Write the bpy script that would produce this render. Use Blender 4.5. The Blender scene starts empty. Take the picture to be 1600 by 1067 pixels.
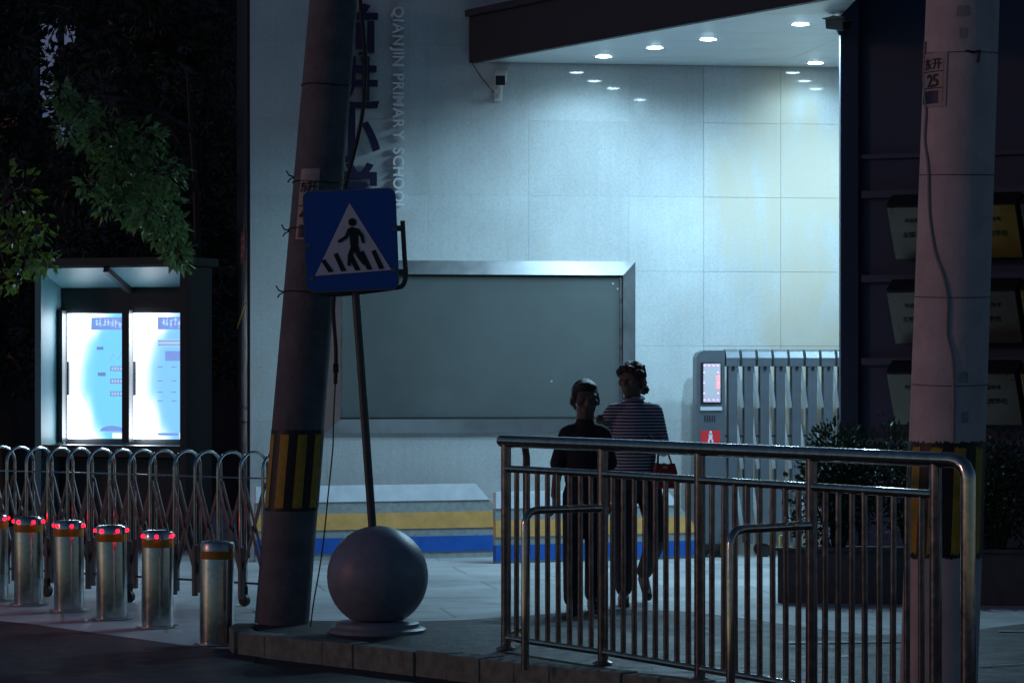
import bpy, bmesh, math, random
from mathutils import Vector, Matrix, Euler
random.seed(7)
R = math.radians
S = bpy.context.scene
COL = S.collection

# ------------------------------------------------------------------ camera, night sky, light, exposure
F = 4700.0                      # focal length in photo pixels (1600 wide)
EYE = 1.52
cam_d = bpy.data.cameras.new('camera'); cam = bpy.data.objects.new('camera', cam_d); COL.objects.link(cam)
cam.location = (0, 0, EYE); cam.rotation_euler = (R(90), 0, 0)
cam_d.sensor_width = 36; cam_d.lens = 36*F/1600; cam_d.shift_y = 46.5/1600
cam_d.clip_start = .5; cam_d.clip_end = 2000
S.camera = cam
world = bpy.data.worlds.new('World'); S.world = world; world.use_nodes = True
wn = world.node_tree.nodes; wl = world.node_tree.links
bg = wn['Background']; sky = wn.new('ShaderNodeTexSky'); sky.sky_type = 'NISHITA'; sky.sun_disc = False
sky.sun_elevation = R(12); sky.sun_rotation = R(255); sky.dust_density = .2; sky.ozone_density = 5
wl.new(sky.outputs[0], bg.inputs[0]); bg.inputs[1].default_value = .027
sun_d = bpy.data.lights.new('sun', 'SUN'); sun = bpy.data.objects.new('sun', sun_d); COL.objects.link(sun)
sun_d.energy = .17; sun_d.angle = R(6); sun_d.color = (1.0, .36, .31)      # sun lamp standing in for unseen warm street lighting
sun.rotation_euler = Vector((.94, .30, -.21)).to_track_quat('-Z', 'Y').to_euler()
S.view_settings.view_transform = 'Standard'; S.view_settings.look = 'None'
S.view_settings.exposure = 0; S.view_settings.gamma = 1; S.view_settings.use_curve_mapping = False
S.cycles.use_denoising = True
S.cycles.max_bounces = 8; S.cycles.sample_clamp_indirect = 6
LAMP_L = 42.0; LAMP_W = 88.0    # glow of the lamp covers, power of the lamps

def at(px, py, Y):              # photo pixel at distance Y -> point in the place
    return Vector(((px-800)/F*Y, Y, EYE+(580-py)/F*Y))
def gnd(px, py, z=0.0):
    return at(px, py, F*(EYE-z)/(py-580))

# ------------------------------------------------------------------ materials
MATS = {}
def mat(name, col, rough=.6, metal=0, var=.0, scale=8, bump=0, bscale=60, coat=0, coat_r=.05, emit=None, es=0, trans=0, spec=.5, aniso=None):
    if name in MATS: return MATS[name]
    m = bpy.data.materials.new(name); m.use_nodes = True
    nt = m.node_tree; n = nt.nodes; l = nt.links
    b = n['Principled BSDF']
    b.inputs['Base Color'].default_value = (*col, 1); b.inputs['Roughness'].default_value = rough
    b.inputs['Metallic'].default_value = metal; b.inputs['Specular IOR Level'].default_value = spec
    b.inputs['Coat Weight'].default_value = coat; b.inputs['Coat Roughness'].default_value = coat_r
    if emit: b.inputs['Emission Color'].default_value = (*emit, 1); b.inputs['Emission Strength'].default_value = es
    g = n.new('ShaderNodeNewGeometry')
    if var:
        t = n.new('ShaderNodeTexNoise'); t.inputs['Scale'].default_value = scale; t.inputs['Detail'].default_value = 6; t.inputs['Roughness'].default_value = .65
        l.new(g.outputs['Position'], t.inputs['Vector'])
        r = n.new('ShaderNodeMapRange'); r.inputs[1].default_value = .3; r.inputs[2].default_value = .7
        r.inputs[3].default_value = 1-var; r.inputs[4].default_value = 1+var*.6
        l.new(t.outputs['Fac'], r.inputs[0])
        x = n.new('ShaderNodeMix'); x.data_type = 'RGBA'; x.blend_type = 'MULTIPLY'; x.inputs[0].default_value = 1
        x.inputs[6].default_value = (*col, 1); l.new(r.outputs[0], x.inputs[7]); l.new(x.outputs[2], b.inputs['Base Color'])
        r2 = n.new('ShaderNodeMapRange'); r2.inputs[1].default_value = .3; r2.inputs[2].default_value = .7
        r2.inputs[3].default_value = max(.03, rough*(1-var*.7)); r2.inputs[4].default_value = min(1, rough*(1+var*.5))
        l.new(t.outputs['Fac'], r2.inputs[0]); l.new(r2.outputs[0], b.inputs['Roughness'])
    if bump:
        t2 = n.new('ShaderNodeTexNoise'); t2.inputs['Scale'].default_value = bscale; t2.inputs['Detail'].default_value = 4
        l.new(g.outputs['Position'], t2.inputs['Vector'])
        bp = n.new('ShaderNodeBump'); bp.inputs['Strength'].default_value = bump; bp.inputs['Distance'].default_value = .01
        l.new(t2.outputs['Fac'], bp.inputs['Height']); l.new(bp.outputs[0], b.inputs['Normal'])
    if trans:
        tr = n.new('ShaderNodeBsdfTranslucent'); tr.inputs[0].default_value = (col[0]*1.3, col[1]*1.5, col[2]*.8, 1)
        ms = n.new('ShaderNodeMixShader'); ms.inputs[0].default_value = trans
        l.new(b.outputs[0], ms.inputs[1]); l.new(tr.outputs[0], ms.inputs[2]); l.new(ms.outputs[0], n['Material Output'].inputs[0])
    MATS[name] = m
    return m

def mat_granite():
    """Pale flamed and polished granite: fine speckle, tan rust stains where water has run, sharp clear coat."""
    m = mat('pale_granite', (.60, .625, .62), .55)
    n = m.node_tree.nodes; l = m.node_tree.links; b = n['Principled BSDF']
    g = n.new('ShaderNodeNewGeometry'); sp = n.new('ShaderNodeSeparateXYZ'); l.new(g.outputs['Position'], sp.inputs[0])
    sk = n.new('ShaderNodeTexNoise'); sk.inputs['Scale'].default_value = 62; sk.inputs['Detail'].default_value = 5; sk.inputs['Roughness'].default_value = .8
    l.new(g.outputs['Position'], sk.inputs['Vector'])
    cr = n.new('ShaderNodeValToRGB'); cr.color_ramp.elements[0].position = .30; cr.color_ramp.elements[0].color = (.50, .53, .53, 1)
    cr.color_ramp.elements[1].position = .56; cr.color_ramp.elements[1].color = (.66, .69, .68, 1)
    l.new(sk.outputs['Fac'], cr.inputs[0])
    # big soft tone change
    bgn = n.new('ShaderNodeTexNoise'); bgn.inputs['Scale'].default_value = 1.6; bgn.inputs['Detail'].default_value = 5; l.new(g.outputs['Position'], bgn.inputs['Vector'])
    br = n.new('ShaderNodeMapRange'); br.inputs[1].default_value = .3; br.inputs[2].default_value = .7; br.inputs[3].default_value = .86; br.inputs[4].default_value = 1.06
    l.new(bgn.outputs['Fac'], br.inputs[0])
    mx = n.new('ShaderNodeMix'); mx.data_type = 'RGBA'; mx.blend_type = 'MULTIPLY'; mx.inputs[0].default_value = 1
    oi = n.new('ShaderNodeObjectInfo'); orr = n.new('ShaderNodeMapRange'); orr.inputs[3].default_value = .93; orr.inputs[4].default_value = 1.04; l.new(oi.outputs['Random'], orr.inputs[0])
    om = n.new('ShaderNodeMath'); om.operation = 'MULTIPLY'; l.new(br.outputs[0], om.inputs[0]); l.new(orr.outputs[0], om.inputs[1])
    l.new(cr.outputs[0], mx.inputs[6]); l.new(om.outputs[0], mx.inputs[7])
    # rust stains, stretched downward, only on the panels at the gate end
    mp = n.new('ShaderNodeMapping'); mp.inputs['Scale'].default_value = (3.0, 3.0, 1.2); mp.inputs['Location'].default_value = (1.3, 0, .4); l.new(g.outputs['Position'], mp.inputs[0])
    st = n.new('ShaderNodeTexNoise'); st.inputs['Scale'].default_value = 1.0; st.inputs['Detail'].default_value = 4; st.inputs['Roughness'].default_value = .45; st.inputs['Distortion'].default_value = .4
    l.new(mp.outputs[0], st.inputs['Vector'])
    xr = n.new('ShaderNodeMapRange'); xr.inputs[1].default_value = 1.35; xr.inputs[2].default_value = 2.3; xr.inputs[3].default_value = -.22; xr.inputs[4].default_value = .20
    l.new(sp.outputs[0], xr.inputs[0])
    zr = n.new('ShaderNodeMapRange'); zr.inputs[1].default_value = 3.2; zr.inputs[2].default_value = 4.0; zr.inputs[3].default_value = 0; zr.inputs[4].default_value = -.16
    l.new(sp.outputs[2], zr.inputs[0])
    a1 = n.new('ShaderNodeMath'); a1.operation = 'ADD'; l.new(st.outputs['Fac'], a1.inputs[0]); l.new(xr.outputs[0], a1.inputs[1])
    a2 = n.new('ShaderNodeMath'); a2.operation = 'ADD'; l.new(a1.outputs[0], a2.inputs[0]); l.new(zr.outputs[0], a2.inputs[1])
    sr = n.new('ShaderNodeMapRange'); sr.interpolation_type = 'SMOOTHSTEP'; sr.inputs[1].default_value = .38; sr.inputs[2].default_value = .74; sr.inputs[3].default_value = 0; sr.inputs[4].default_value = .85
    l.new(a2.outputs[0], sr.inputs[0])
    # fine vertical run marks modulate the stain
    mp2 = n.new('ShaderNodeMapping'); mp2.inputs['Scale'].default_value = (26, 26, .5); l.new(g.outputs['Position'], mp2.inputs[0])
    rn = n.new('ShaderNodeTexNoise'); rn.inputs['Scale'].default_value = 1; rn.inputs['Detail'].default_value = 3; l.new(mp2.outputs[0], rn.inputs['Vector'])
    rm = n.new('ShaderNodeMapRange'); rm.inputs[1].default_value = .3; rm.inputs[2].default_value = .7; rm.inputs[3].default_value = .82; rm.inputs[4].default_value = 1.08; l.new(rn.outputs['Fac'], rm.inputs[0])
    mm = n.new('ShaderNodeMath'); mm.operation = 'MULTIPLY'; l.new(sr.outputs[0], mm.inputs[0]); l.new(rm.outputs[0], mm.inputs[1])
    dm_ = n.new('ShaderNodeMapRange'); dm_.inputs[1].default_value = .35; dm_.inputs[2].default_value = .6; dm_.inputs[3].default_value = .965; dm_.inputs[4].default_value = 1; l.new(rn.outputs['Fac'], dm_.inputs[0])
    md_ = n.new('ShaderNodeMath'); md_.operation = 'MULTIPLY'; l.new(om.outputs[0], md_.inputs[0]); l.new(dm_.outputs[0], md_.inputs[1]); l.new(md_.outputs[0], mx.inputs[7])
    m2 = n.new('ShaderNodeMix'); m2.data_type = 'RGBA'; m2.inputs[7].default_value = (.62, .53, .39, 1)
    l.new(mm.outputs[0], m2.inputs[0]); l.new(mx.outputs[2], m2.inputs[6]); l.new(m2.outputs[2], b.inputs['Base Color'])
    bp = n.new('ShaderNodeBump'); bp.inputs['Strength'].default_value = .25; bp.inputs['Distance'].default_value = .004
    l.new(sk.outputs['Fac'], bp.inputs['Height']); l.new(bp.outputs[0], b.inputs['Normal'])
    b.inputs['Coat Weight'].default_value = 1.0; b.inputs['Coat Roughness'].default_value = .035
    b.inputs['Coat IOR'].default_value = 1.5
    return m
GRAN = mat_granite()
M = dict(
 joint=mat('joint_mortar', (.56, .58, .58), .9),
 plaza=mat('plaza_concrete', (.58, .60, .60), .55, var=.22, scale=2.2, bump=.25, bscale=40),
 asphalt=mat('asphalt', (.034, .036, .04), .62, var=.45, scale=5, bump=.6, bscale=120),
 paving=mat('island_paving', (.04, .041, .045), .6, var=.4, scale=9, bump=.5, bscale=90),
 kerb=mat('kerb_stone', (.23, .26, .21), .85, var=.5, scale=14, bump=.6, bscale=60),
 steel=mat('stainless_steel', (.55, .54, .53), .17, 1, var=.25, scale=30),
 chrome=mat('polished_tube', (.66, .55, .46), .12, 1, var=.35, scale=25),
 brushed=mat('brushed_steel', (.50, .50, .50), .30, 1, var=.2, scale=12),
 frame=mat('display_frame_steel', (.40, .41, .42), .38, .9, var=.15, scale=6),
 glass=mat('display_glass', (.125, .145, .145), .10, var=.12, scale=1.5, coat=.6, coat_r=.02),
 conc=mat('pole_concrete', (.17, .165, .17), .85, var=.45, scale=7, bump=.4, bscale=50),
 conc2=mat('pole_lit_concrete', (.66, .56, .53), .8, var=.18, scale=6, bump=.3, bscale=50),  # same concrete made paler and pinker: stronger lamp light put into the colour
 ball=mat('ball_stone', (.25, .265, .31), .42, var=.16, scale=18, bump=.15, bscale=90),
 black=mat('black_paint', (.012, .012, .012), .5, var=.2, scale=20),
 rubber=mat('black_rubber', (.012, .012, .013), .55),
 yellow=mat('yellow_paint', (.55, .33, .03), .6, var=.35, scale=16),
 byellow=mat('ochre_band_paint', (.82, .43, .13), .55, var=.2, scale=9),
 bblue=mat('blue_band_paint', (.012, .115, .50), .5, var=.2, scale=9),
 bwhite=mat('white_band_paint', (.84, .86, .90), .5, var=.14, scale=6),
 bgrey=mat('grey_plinth_stone', (.36, .38, .37), .7, var=.25, scale=24, bump=.3, bscale=60),
 soffit=mat('white_soffit_panel', (.82, .84, .84), .35, var=.06, scale=3),
 fascia=mat('dark_fascia', (.016, .020, .030), .6, var=.2, scale=4),
 signblue=mat('sign_blue_film', (.006, .10, .48), .35),
 signwhite=mat('sign_white_film', (.85, .84, .90), .4),
 signgrey=mat('sign_back_metal', (.20, .20, .21), .4, .7),
 postgrey=mat('dark_grey_post', (.10, .10, .105), .4, .5, var=.2),
 purple=mat('purple_letter', (.018, .012, .05), .4),
 silver=mat('silver_letter', (.86, .88, .90), .3),
 white=mat('white_plastic', (.66, .66, .64), .4),
 plate=mat('plate_enamel', (.46, .40, .38), .5, var=.15, scale=30),
 platedark=mat('plate_dark_print', (.02, .018, .018), .6),
 plateblue=mat('plate_blue_print', (.01, .015, .07), .5),
 gategrey=mat('gate_grey_aluminium', (.17, .19, .215), .38, .4, var=.1, scale=10),
 gatelight=mat('gate_lattice_aluminium', (.80, .82, .84), .35, .2),
 navy=mat('navy_wall_paint', (.032, .046, .092), .6, var=.15, scale=3),
 navy2=mat('navy_column_cladding', (.045, .055, .10), .5, var=.15, scale=3),
 brass=mat('brass_plaque', (.32, .21, .045), .3, .5, var=.2, scale=5),
 pewter=mat('pewter_plaque', (.15, .125, .10), .3, .5, var=.2, scale=5),
 plaqueside=mat('plaque_box_black', (.01, .01, .012), .5),
 planter=mat('planter_stone', (.07, .07, .075), .6, var=.25, scale=10, bump=.2),
 bark=mat('bark', (.06, .045, .035), .9, var=.3, scale=20, bump=.6, bscale=50),
 leafA=mat('leaf_mid_green', (.10, .18, .08), .27, trans=.45),
 leafB=mat('leaf_pale_green', (.16, .24, .13), .22, trans=.4),
 leafC=mat('leaf_dark_green', (.020, .040, .022), .45, trans=.1, spec=.3),
 leafY=mat('leaf_yellow_green', (.13, .20, .03), .4, trans=.5),
 kiosk=mat('kiosk_teal_paint', (.10, .26, .30), .5, var=.1, scale=6),
 kioskdark=mat('kiosk_dark_frame', (.035, .04, .045), .4, .3),
 skin=mat('skin', (.13, .08, .06), .5),
 hairb=mat('black_hair', (.010, .009, .009), .45, bump=.8, bscale=180),
 hairw=mat('brown_hair', (.030, .016, .012), .5, bump=.9, bscale=140),
 tee=mat('black_tee', (.012, .012, .016), .85, bump=.3, bscale=60),
 trouser=mat('dark_trousers', (.020, .020, .028), .85, bump=.35, bscale=40),
 trouserw=mat('black_slacks', (.015, .014, .018), .8, bump=.35, bscale=40),
 shoe=mat('dark_shoe', (.02, .018, .018), .5),
 bag=mat('red_leather', (.20, .015, .02), .35, var=.15, scale=30),
 red_led=mat('red_led', (.4, .02, .02), .3, emit=(1, .002, .010), es=14),
 led_body=mat('amber_band', (.50, .22, .01), .4, var=.2, scale=40),
 redsign=mat('red_sign_film', (.55, .03, .04), .4, emit=(1, .05, .06), es=.10),
 facade=mat('far_facade', (.02, .02, .025), .8, var=.1, scale=.5),
 farwin=mat('far_lit_window', (.2, .22, .3), .3, emit=(.34, .42, .75), es=.16),
 farred=mat('far_red_window', (.2, .05, .05), .3, emit=(.7, .12, .10), es=.02),
)
def joints(m, sx, sy, rot, dark):
    """fine paving joints and stains multiplied into a ground material"""
    n = m.node_tree.nodes; l = m.node_tree.links; b = n['Principled BSDF']; src = b.inputs['Base Color'].links[0].from_socket
    g = n.new('ShaderNodeNewGeometry'); mp = n.new('ShaderNodeMapping'); mp.inputs['Rotation'].default_value = (0, 0, rot); l.new(g.outputs['Position'], mp.inputs[0])
    bt = n.new('ShaderNodeTexBrick'); bt.inputs['Color1'].default_value = (1, 1, 1, 1); bt.inputs['Color2'].default_value = (.86, .87, .88, 1); bt.inputs['Mortar'].default_value = (dark, dark, dark, 1)
    bt.inputs['Scale'].default_value = 1; bt.inputs['Mortar Size'].default_value = .012; bt.inputs['Brick Width'].default_value = sx; bt.inputs['Row Height'].default_value = sy; l.new(mp.outputs[0], bt.inputs['Vector'])
    st = n.new('ShaderNodeTexNoise'); st.inputs['Scale'].default_value = .9; st.inputs['Detail'].default_value = 8; st.inputs['Roughness'].default_value = .7; l.new(g.outputs['Position'], st.inputs['Vector'])
    r = n.new('ShaderNodeMapRange'); r.inputs[1].default_value = .36; r.inputs[2].default_value = .52; r.inputs[3].default_value = .72; r.inputs[4].default_value = 1; l.new(st.outputs['Fac'], r.inputs[0])
    x = n.new('ShaderNodeMix'); x.data_type = 'RGBA'; x.blend_type = 'MULTIPLY'; x.inputs[0].default_value = 1; l.new(src, x.inputs[6]); l.new(bt.outputs[0], x.inputs[7])
    y = n.new('ShaderNodeMix'); y.data_type = 'RGBA'; y.blend_type = 'MULTIPLY'; y.inputs[0].default_value = 1; l.new(x.outputs[2], y.inputs[6]); l.new(r.outputs[0], y.inputs[7])
    l.new(y.outputs[2], b.inputs['Base Color'])
joints(M['plaza'], 1.2, .8, R(-8.5), .6)
def emis(name, col, s):
    m = bpy.data.materials.new(name); m.use_nodes = True; n = m.node_tree.nodes
    b = n['Principled BSDF']; b.inputs['Base Color'].default_value = (.6, .6, .6, 1)
    b.inputs['Emission Color'].default_value = (*col, 1); b.inputs['Emission Strength'].default_value = s
    return m
M['lamp'] = emis('lamp_diffuser', (.56, .86, 1.0), LAMP_L)
M['screen'] = emis('led_screen', (.46, .46, .66), .24)
M['magled'] = emis('magenta_led', (.75, .2, 1.0), 2.2)
M['redpix'] = emis('red_led_digit', (1, .06, .06), 3.0)

def striped():
    m = mat('striped_jersey', (.05, .05, .08), .85)
    n = m.node_tree.nodes; l = m.node_tree.links; b = n['Principled BSDF']
    tc = n.new('ShaderNodeTexCoord'); w = n.new('ShaderNodeTexWave'); w.bands_direction = 'Z'; w.inputs['Scale'].default_value = 15; w.inputs['Distortion'].default_value = .6; w.inputs['Detail'].default_value = 1
    l.new(tc.outputs['Object'], w.inputs['Vector'])
    r = n.new('ShaderNodeValToRGB'); r.color_ramp.elements[0].position = .45; r.color_ramp.elements[0].color = (.030, .032, .06, 1)
    r.color_ramp.elements[1].position = .62; r.color_ramp.elements[1].color = (.46, .47, .55, 1)
    l.new(w.outputs['Color'], r.inputs[0]); l.new(r.outputs[0], b.inputs['Base Color'])
    return m
M['stripe'] = striped()

def poster(name, hue):
    """Backlit poster: tubes along one edge and in the corners burn out to white, the rest is printed blue."""
    m = bpy.data.materials.new(name); m.use_nodes = True; n = m.node_tree.nodes; l = m.node_tree.links
    b = n['Principled BSDF']; b.inputs['Base Color'].default_value = (.2, .3, .4, 1); b.inputs['Roughness'].default_value = .2
    tc = n.new('ShaderNodeTexCoord'); s = n.new('ShaderNodeSeparateXYZ'); l.new(tc.outputs['Generated'], s.inputs[0])
    nz = n.new('ShaderNodeTexNoise'); nz.inputs['Scale'].default_value = 1.7; l.new(tc.outputs['Generated'], nz.inputs['Vector'])
    c = n.new('ShaderNodeMath'); c.operation = 'SUBTRACT'; l.new(s.outputs[2], c.inputs[0]); c.inputs[1].default_value = .47
    a = n.new('ShaderNodeMath'); a.operation = 'ABSOLUTE'; l.new(c.outputs[0], a.inputs[0])
    aq = n.new('ShaderNodeMath'); aq.operation = 'POWER'; l.new(a.outputs[0], aq.inputs[0]); aq.inputs[1].default_value = 1.6
    a2 = n.new('ShaderNodeMath'); a2.operation = 'MULTIPLY_ADD'; l.new(aq.outputs[0], a2.inputs[0]); a2.inputs[1].default_value = -1.1; l.new(s.outputs[0], a2.inputs[2])
    a3 = n.new('ShaderNodeMath'); a3.operation = 'MULTIPLY_ADD'; l.new(nz.outputs['Fac'], a3.inputs[0]); a3.inputs[1].default_value = .42; l.new(a2.outputs[0], a3.inputs[2])
    r = n.new('ShaderNodeMapRange'); r.interpolation_type = 'SMOOTHSTEP'; r.inputs[1].default_value = -.10; r.inputs[2].default_value = .86; r.inputs[3].default_value = 1; r.inputs[4].default_value = 0
    l.new(a3.outputs[0], r.inputs[0])
    x = n.new('ShaderNodeMix'); x.data_type = 'RGBA'; x.inputs[6].default_value = (*hue, 1); x.inputs[7].default_value = (12, 13.4, 14.8, 1)
    pw2 = n.new('ShaderNodeMath'); pw2.operation = 'POWER'; l.new(r.outputs[0], pw2.inputs[0]); pw2.inputs[1].default_value = 3.2
    l.new(pw2.outputs[0], x.inputs[0]); l.new(x.outputs[2], b.inputs['Emission Color']); b.inputs['Emission Strength'].default_value = 1.25
    return m
M['posterA'] = poster('backlit_poster_cyan', (.16, .55, .92)); M['posterB'] = poster('backlit_poster_blue', (.19, .50, .93))
M['print1'] = emis('poster_header_print', (.20, .34, .85), .9); M['print2'] = emis('poster_text_print', (.42, .66, .98), .9); M['print3'] = emis('poster_label_print', (.16, .27, .62), .9); M['print4'] = emis('poster_pale_corner', (1, .95, .72), 1.2)

# ------------------------------------------------------------------ mesh helpers
class MB:
    def __init__(s): s.bm = bmesh.new()
    def box(s, c, d, rot=None, bev=0):
        c = Vector(c); r = bmesh.ops.create_cube(s.bm, size=1)
        mt = Matrix.Translation(c) @ (rot.to_4x4() if rot is not None else Matrix()) @ Matrix.Diagonal((*d, 1))
        bmesh.ops.transform(s.bm, matrix=mt, verts=r['verts'])
        if bev:
            es = list({e for v in r['verts'] for e in v.link_edges})
            bmesh.ops.bevel(s.bm, geom=es, offset=bev, segments=2, affect='EDGES', profile=.5)
        return s
    def bar(s, p, q, w, t, up=(0, 0, 1)):       # rectangular bar from p to q
        p, q = Vector(p), Vector(q); d = q-p; z = d.normalized(); x = Vector(up).cross(z)
        if x.length < 1e-4: x = Vector((1, 0, 0)).cross(z)
        x.normalize(); y = z.cross(x); rot = Matrix((x, y, z)).transposed()
        return s.box((p+q)/2, (w, t, d.length), rot)
    def tube(s, pts, r, seg=12, cap=True, closed=False):
        pts = [Vector(p) for p in pts]; n = len(pts); rs = r if isinstance(r, (list, tuple)) else [r]*n
        rings = []; prev = None
        for i, p in enumerate(pts):
            a = pts[max(0, i-1)]; b = pts[min(n-1, i+1)]
            if closed: a = pts[i-1]; b = pts[(i+1) % n]
            t = (b-a).normalized()
            if prev is None:
                x = t.cross(Vector((0, 0, 1)))
                if x.length < 1e-3: x = t.cross(Vector((1, 0, 0)))
            else: x = prev-t*prev.dot(t)
            x.normalize(); y = t.cross(x); prev = x
            rings.append([s.bm.verts.new(p+(x*math.cos(2*math.pi*k/seg)+y*math.sin(2*math.pi*k/seg))*rs[i]) for k in range(seg)])
        for i in range(n if closed else n-1):
            A, B = rings[i], rings[(i+1) % n]
            for k in range(seg): s.bm.faces.new((A[k], A[(k+1) % seg], B[(k+1) % seg], B[k]))
        if cap and not closed: s.bm.faces.new(rings[0][::-1]); s.bm.faces.new(rings[-1])
        return s
    def lathe(s, prof, seg=32, c=(0, 0, 0)):
        c = Vector(c); rings = []
        for r, z in prof:
            rings.append([s.bm.verts.new(c+Vector((r*math.cos(2*math.pi*k/seg), r*math.sin(2*math.pi*k/seg), z))) for k in range(seg)] if r > 1e-6 else [s.bm.verts.new(c+Vector((0, 0, z)))])
        for A, B in zip(rings, rings[1:]):
            for k in range(seg):
                k2 = (k+1) % seg
                vs = [A[k % len(A)], A[k2 % len(A)], B[k2 % len(B)], B[k % len(B)]]
                vs = list(dict.fromkeys(vs))
                if len(vs) > 2: s.bm.faces.new(vs)
        return s
    def ball(s, c, r, seg=12, rot=None):
        r = r if isinstance(r, (tuple, list)) else (r, r, r)
        o = bmesh.ops.create_uvsphere(s.bm, u_segments=seg, v_segments=max(6, seg*2//3), radius=1)
        bmesh.ops.transform(s.bm, matrix=Matrix.Translation(Vector(c)) @ (rot.to_4x4() if rot is not None else Matrix()) @ Matrix.Diagonal((*r, 1)), verts=o['verts'])
        return s
    def prism(s, poly, z0, z1):
        a = [s.bm.verts.new((p[0], p[1], z0)) for p in poly]; b = [s.bm.verts.new((p[0], p[1], z1)) for p in poly]
        s.bm.faces.new(a[::-1]); s.bm.faces.new(b); n = len(poly)
        for i in range(n): s.bm.faces.new((a[i], a[(i+1) % n], b[(i+1) % n], b[i]))
        return s
    def vprism(s, poly, y0, y1):        # polygon in x,z extruded along y
        a = [s.bm.verts.new((p[0], y0, p[1])) for p in poly]; b = [s.bm.verts.new((p[0], y1, p[1])) for p in poly]
        s.bm.faces.new(a); s.bm.faces.new(b[::-1]); n = len(poly)
        for i in range(n): s.bm.faces.new((a[(i+1) % n], a[i], b[i], b[(i+1) % n]))
        return s
    def capsule(s, p, q, r0, r1, seg=12):
        p, q = Vector(p), Vector(q); d = (q-p).normalized(); pts = []; rs = []
        for k in range(5):
            a = math.pi/2*(1-k/4); pts.append(p-d*r0*math.sin(a)); rs.append(max(.0008, r0*math.cos(a)))
        for k in range(5):
            a = math.pi/2*k/4; pts.append(q+d*r1*math.sin(a)); rs.append(max(.0008, r1*math.cos(a)))
        return s.tube(pts, rs, seg)
    def mesh(s, name, m, smooth=False):
        bmesh.ops.recalc_face_normals(s.bm, faces=s.bm.faces[:])
        me = bpy.data.meshes.new(name); s.bm.to_mesh(me); s.bm.free()
        if m: me.materials.append(m)
        if smooth:
            for p in me.polygons: p.use_smooth = True
            me.set_sharp_from_angle(angle=R(40))
        return me
    def build(s, name, m, parent=None, smooth=False, loc=None):
        return link(name, s.mesh(name, m, smooth), parent, loc)
def link(name, me, parent=None, loc=None):
    o = bpy.data.objects.new(name, me); COL.objects.link(o)
    if parent: o.parent = parent
    if loc is not None: o.location = loc
    return o
def tag(o, label=None, cat=None, group=None, kind=None):
    if label: o['label'] = label
    if cat: o['category'] = cat
    if group: o['group'] = group
    if kind: o['kind'] = kind
    return o
def thing(name, loc, label, cat, group=None, rz=0):
    o = bpy.data.objects.new(name, None); COL.objects.link(o); o.empty_display_size = .1
    o.location = loc; o.rotation_euler = (0, 0, rz); return tag(o, label, cat, group)
def copy_tree(o, parent=None):
    c = o.copy(); COL.objects.link(c); c.parent = parent
    for ch in [x for x in bpy.data.objects if x.parent == o]: copy_tree(ch, c)
    return c
def glyphs(body, size, depth, bold=0.0):
    """mesh of a piece of lettering in the XZ plane, readable from -Y, origin at its lower left corner"""
    cu = bpy.data.curves.new('lettering', 'FONT'); cu.body = body; cu.size = size; cu.extrude = depth/2; cu.offset = bold*size; cu.resolution_u = 4
    o = bpy.data.objects.new('lettering', cu); COL.objects.link(o)
    me = bpy.data.meshes.new_from_object(o.evaluated_get(bpy.context.evaluated_depsgraph_get()))
    bpy.data.objects.remove(o); bpy.data.curves.remove(cu)
    me.transform(Matrix.Rotation(R(90), 4, 'X')); return me
def bounds(me):
    xs = [v.co.x for v in me.vertices]; zs = [v.co.z for v in me.vertices]
    return min(xs), max(xs), min(zs), max(zs)
def letters(body, size, depth, m, parent, org, bold=0, rot=None, name='letter', centre=False):
    me = glyphs(body, size, depth, bold); a, b, c, d = bounds(me)
    if centre: me.transform(Matrix.Translation((-(a+b)/2, 0, -(c+d)/2)))
    me.materials.clear(); me.materials.append(m); me.name = name
    o = link(name, me, parent, org)
    if rot is not None: o.rotation_euler = rot
    return o
def arc(c, r, a0, a1, n, ux, uz):
    c, ux, uz = Vector(c), Vector(ux), Vector(uz)
    return [c+ux*r*math.cos(a0+(a1-a0)*k/n)+uz*r*math.sin(a0+(a1-a0)*k/n) for k in range(n+1)]

# ------------------------------------------------------------------ ground
def sheet(name, poly, z, m):
    b = MB(); b.bm.faces.new([b.bm.verts.new((p[0], p[1], z)) for p in poly])
    o = b.build(name, m); o['kind'] = 'structure'; return o
sheet('ground', [(-300, -60), (300, -60), (300, 600), (-300, 600)], 0, M['plaza'])
edge = [gnd(*p) for p in ((485, 979), (620, 972), (720, 969), (810, 963), (950, 952), (1080, 956), (1180, 969), (1280, 983), (1360, 992), (1480, 990), (1700, 962))]
sheet('asphalt_lane', [(-1.5, 14.0), *[(p.x, p.y) for p in reversed(edge[::-1])], (9, 18), (9, 9), (1.5, 9)], .004, M['asphalt'])
sheet('road', [(-14, 21.6), (-4.2, 19.3), (-2.9, 18.05), (-1.75, 16.55), (-1.35, 16.25), (-1.3, 13.5), (1.5, 8.8), (9, 8.8), (9, -20), (-14, -20)], .008, M['asphalt'])
# a worn painted line behind the railing, and light streaks painted on the lane
lm = mat('worn_line_and_glint', (.62, .63, .63), .35, var=.5, scale=12)  # pale tone also stands in for light glancing off wet ground
def line(px0, py0, px1, py1, w):
    a, b = gnd(px0, py0, .012), gnd(px1, py1, .012); d = (b-a).normalized(); nrm = Vector((-d.y, d.x, 0))
    n = 14; L = []; Rr = []
    for k in range(n+1):
        p = a.lerp(b, k/n); L.append(p+nrm*(w/2+random.uniform(-.012, .012))); Rr.append(p-nrm*(w/2+random.uniform(-.012, .012)))
    return sheet('lane_line_and_glint', L+Rr[::-1], .012, lm)
line(1040, 996, 1470, 1058, .13); line(1060, 1030, 1330, 1024, .05); line(1230, 1003, 1420, 1001, .07); line(1560, 985, 1760, 985, .05); line(1530, 1040, 1700, 1030, .04)

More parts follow.
